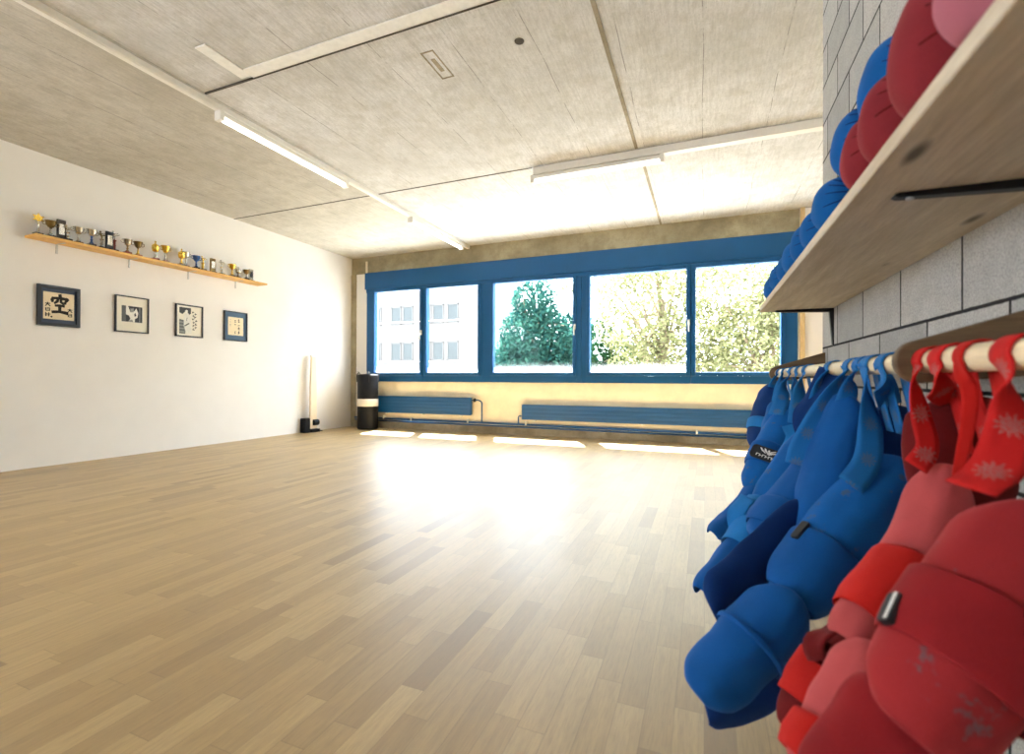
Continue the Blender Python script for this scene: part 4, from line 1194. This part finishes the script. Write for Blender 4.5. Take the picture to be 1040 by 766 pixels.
def tree(name, label, cat, loc, trunk, blobs, n, size, mat, seed, branches=10, group='trees outside the windows'):
    t = thing(name, label, cat, loc, group=group); rr = random.Random(seed)
    bm = bmesh.new(); cum = []; tot = 0
    for c, r in blobs: tot += r[0]*r[1]*r[2]; cum.append(tot)
    for k in range(n):
        q = rr.random()*tot; i = next(j for j, v in enumerate(cum) if v >= q)
        c, r = blobs[i]
        while True:
            v = Vector((rr.uniform(-1, 1), rr.uniform(-1, 1), rr.uniform(-1, 1)))
            if 0.15 < v.length < 1: break
        if noise.noise(Vector((v.x*3, v.y*3, v.z*3 + seed))) < -0.12 and rr.random() < 0.7: continue
        p = Vector(c) + Vector((v.x*r[0], v.y*r[1], v.z*r[2]))
        a = Vector((rr.gauss(0, 1), rr.gauss(0, 1), rr.gauss(0, 1))).normalized()
        b = a.cross(Vector((rr.gauss(0, 1), rr.gauss(0, 1), rr.gauss(0, 1)))).normalized(); s = size*rr.uniform(0.6, 1.3)
        nn = a.cross(b)*s*0.12
        bm.faces.new([bm.verts.new(p - a*s), bm.verts.new(p + b*s*0.45 + nn), bm.verts.new(p + a*s), bm.verts.new(p - b*s*0.45 + nn)])
    me_o = link('foliage', bm, mat, t)
    bm = bmesh.new(); tube(bm, [(0, 0, 0), (0.05, 0, trunk*0.5), (0, 0.04, trunk)], [0.16, 0.12, 0.07], 8)
    for k in range(branches):
        c, r = blobs[k % len(blobs)]
        e = Vector(c) + Vector((rr.uniform(-.7, .7)*r[0], rr.uniform(-.7, .7)*r[1], rr.uniform(-.5, .7)*r[2]))
        s0 = Vector((0, 0, trunk*rr.uniform(0.4, 0.95))); m = s0.lerp(e, 0.5) + Vector((0, 0, 0.2))
        tube(bm, cat_rom([s0, m, e], 8), [0.05, 0.045, 0.04, 0.033, 0.027, 0.02, 0.015, 0.008], 5)
    link('trunk', bm, MAT['bark'], t, smooth=True)
tree('evergreen_tree', 'dense dark green tree filling the middle window pane', 'tree', (-5.0, 14, -1.1), 4.0,
     [((0, 0, 1.6), (1.5, 1.2, 1.6)), ((0.1, 0, 3.2), (1.15, 1.0, 1.2)), ((0.1, 0, 4.3), (.75, .7, .9)), ((-.7, 0, 2.2), (.9, .9, 1.1)), ((.7, 0, 3.0), (.8, .8, 1.0))], 26000, 0.08, MAT['leaf_dark'], 1)
tree('evergreen_tree', 'smaller dark green tree at right edge of the middle window pane', 'tree', (-3.95, 15, -1.1), 3.0,
     [((0, 0, 2.0), (.85, .8, 1.7)), ((0.1, 0, 3.4), (.65, .55, .9))], 11000, 0.075, MAT['leaf_dark'], 2)
tree('leafy_shrub', 'deep green shrub at lower left of the fourth window pane', 'shrub', (-2.55, 13.5, -1.1), 2.6,
     [((0, 0, 1.6), (.75, .7, 1.5)), ((-.1, 0, 3.0), (.5, .5, .85)), ((0.55, 0, 2.2), (.6, .6, 1.1))], 7000, 0.065, MAT['leaf_mid'], 3)
tree('deciduous_tree', 'airy yellow green tree behind the fourth window pane', 'tree', (-1.0, 12.5, -1.1), 4.0,
     [((-.4, 0, 3.6), (1.3, 1.2, 1.3)), ((.8, 0, 2.8), (1.1, 1, 1.3)), ((-1.8, .3, 4.8), (1.2, 1, .7)), ((0.2, 0, 4.9), (1.5, 1, .8)), ((-.2, 0, 2.1), (1.2, 1, 1.0))], 15000, 0.065, MAT['leaf_light'], 4, 22)
tree('deciduous_tree', 'leafy yellow green tree filling the rightmost window pane', 'tree', (1.3, 12.0, -1.1), 4.0,
     [((0, 0, 2.6), (1.5, 1.2, 1.4)), ((-.3, 0, 4.0), (1.5, 1.2, 1.2)), ((.9, 0, 3.4), (1.2, 1, 1.6)), ((-.8, 0, 2.0), (1.0, 1, 1.1))], 22000, 0.062, MAT['leaf_light'], 5, 24)

# ------------------------------------------------------------------ sky light, camera, picture settings
wd_ = bpy.data.worlds.new('overcast_sky'); SC.world = wd_; wd_.use_nodes = True
bg = wd_.node_tree.nodes['Background']; bg.inputs[0].default_value = (0.90, 0.96, 1.04, 1); bg.inputs[1].default_value = 14.0

sl = bpy.data.lights.new('sun', 'SUN'); sl.energy = 85.0; sl.angle = 0.03; sl.color = (1, 1, 1)
so = bpy.data.objects.new('sun', sl); COL.objects.link(so); so.location = (-3, 20, 30)
so.rotation_euler = Vector((0.18, -0.40, -0.90)).to_track_quat('-Z', 'Y').to_euler()

cam = bpy.data.cameras.new('camera'); co = bpy.data.objects.new('camera', cam); COL.objects.link(co)
co.location = (0, 0, 0.8896)
Rm = Matrix.Rotation(0.3843, 4, 'Z') @ Matrix.Rotation(PI/2 + 0.0036, 4, 'X') @ Matrix.Rotation(0.0038, 4, 'Z')
co.rotation_euler = Rm.to_euler()
cam.sensor_width = 36; cam.sensor_fit = 'HORIZONTAL'; cam.lens = 484.1/1040*36
cam.clip_start = 0.02; cam.clip_end = 300
cam.dof.use_dof = True; cam.dof.focus_distance = 3.2; cam.dof.aperture_fstop = 2.8
SC.camera = co
SC.view_settings.view_transform = 'Standard'; SC.view_settings.look = 'None'
SC.view_settings.gamma = 1; SC.view_settings.use_curve_mapping = False
SC.view_settings.exposure = 0.25
SC.cycles.use_denoising = True
SC.cycles.max_bounces = 10; SC.cycles.diffuse_bounces = 6; SC.cycles.transparent_max_bounces = 16
SC.cycles.sample_clamp_indirect = 6.0
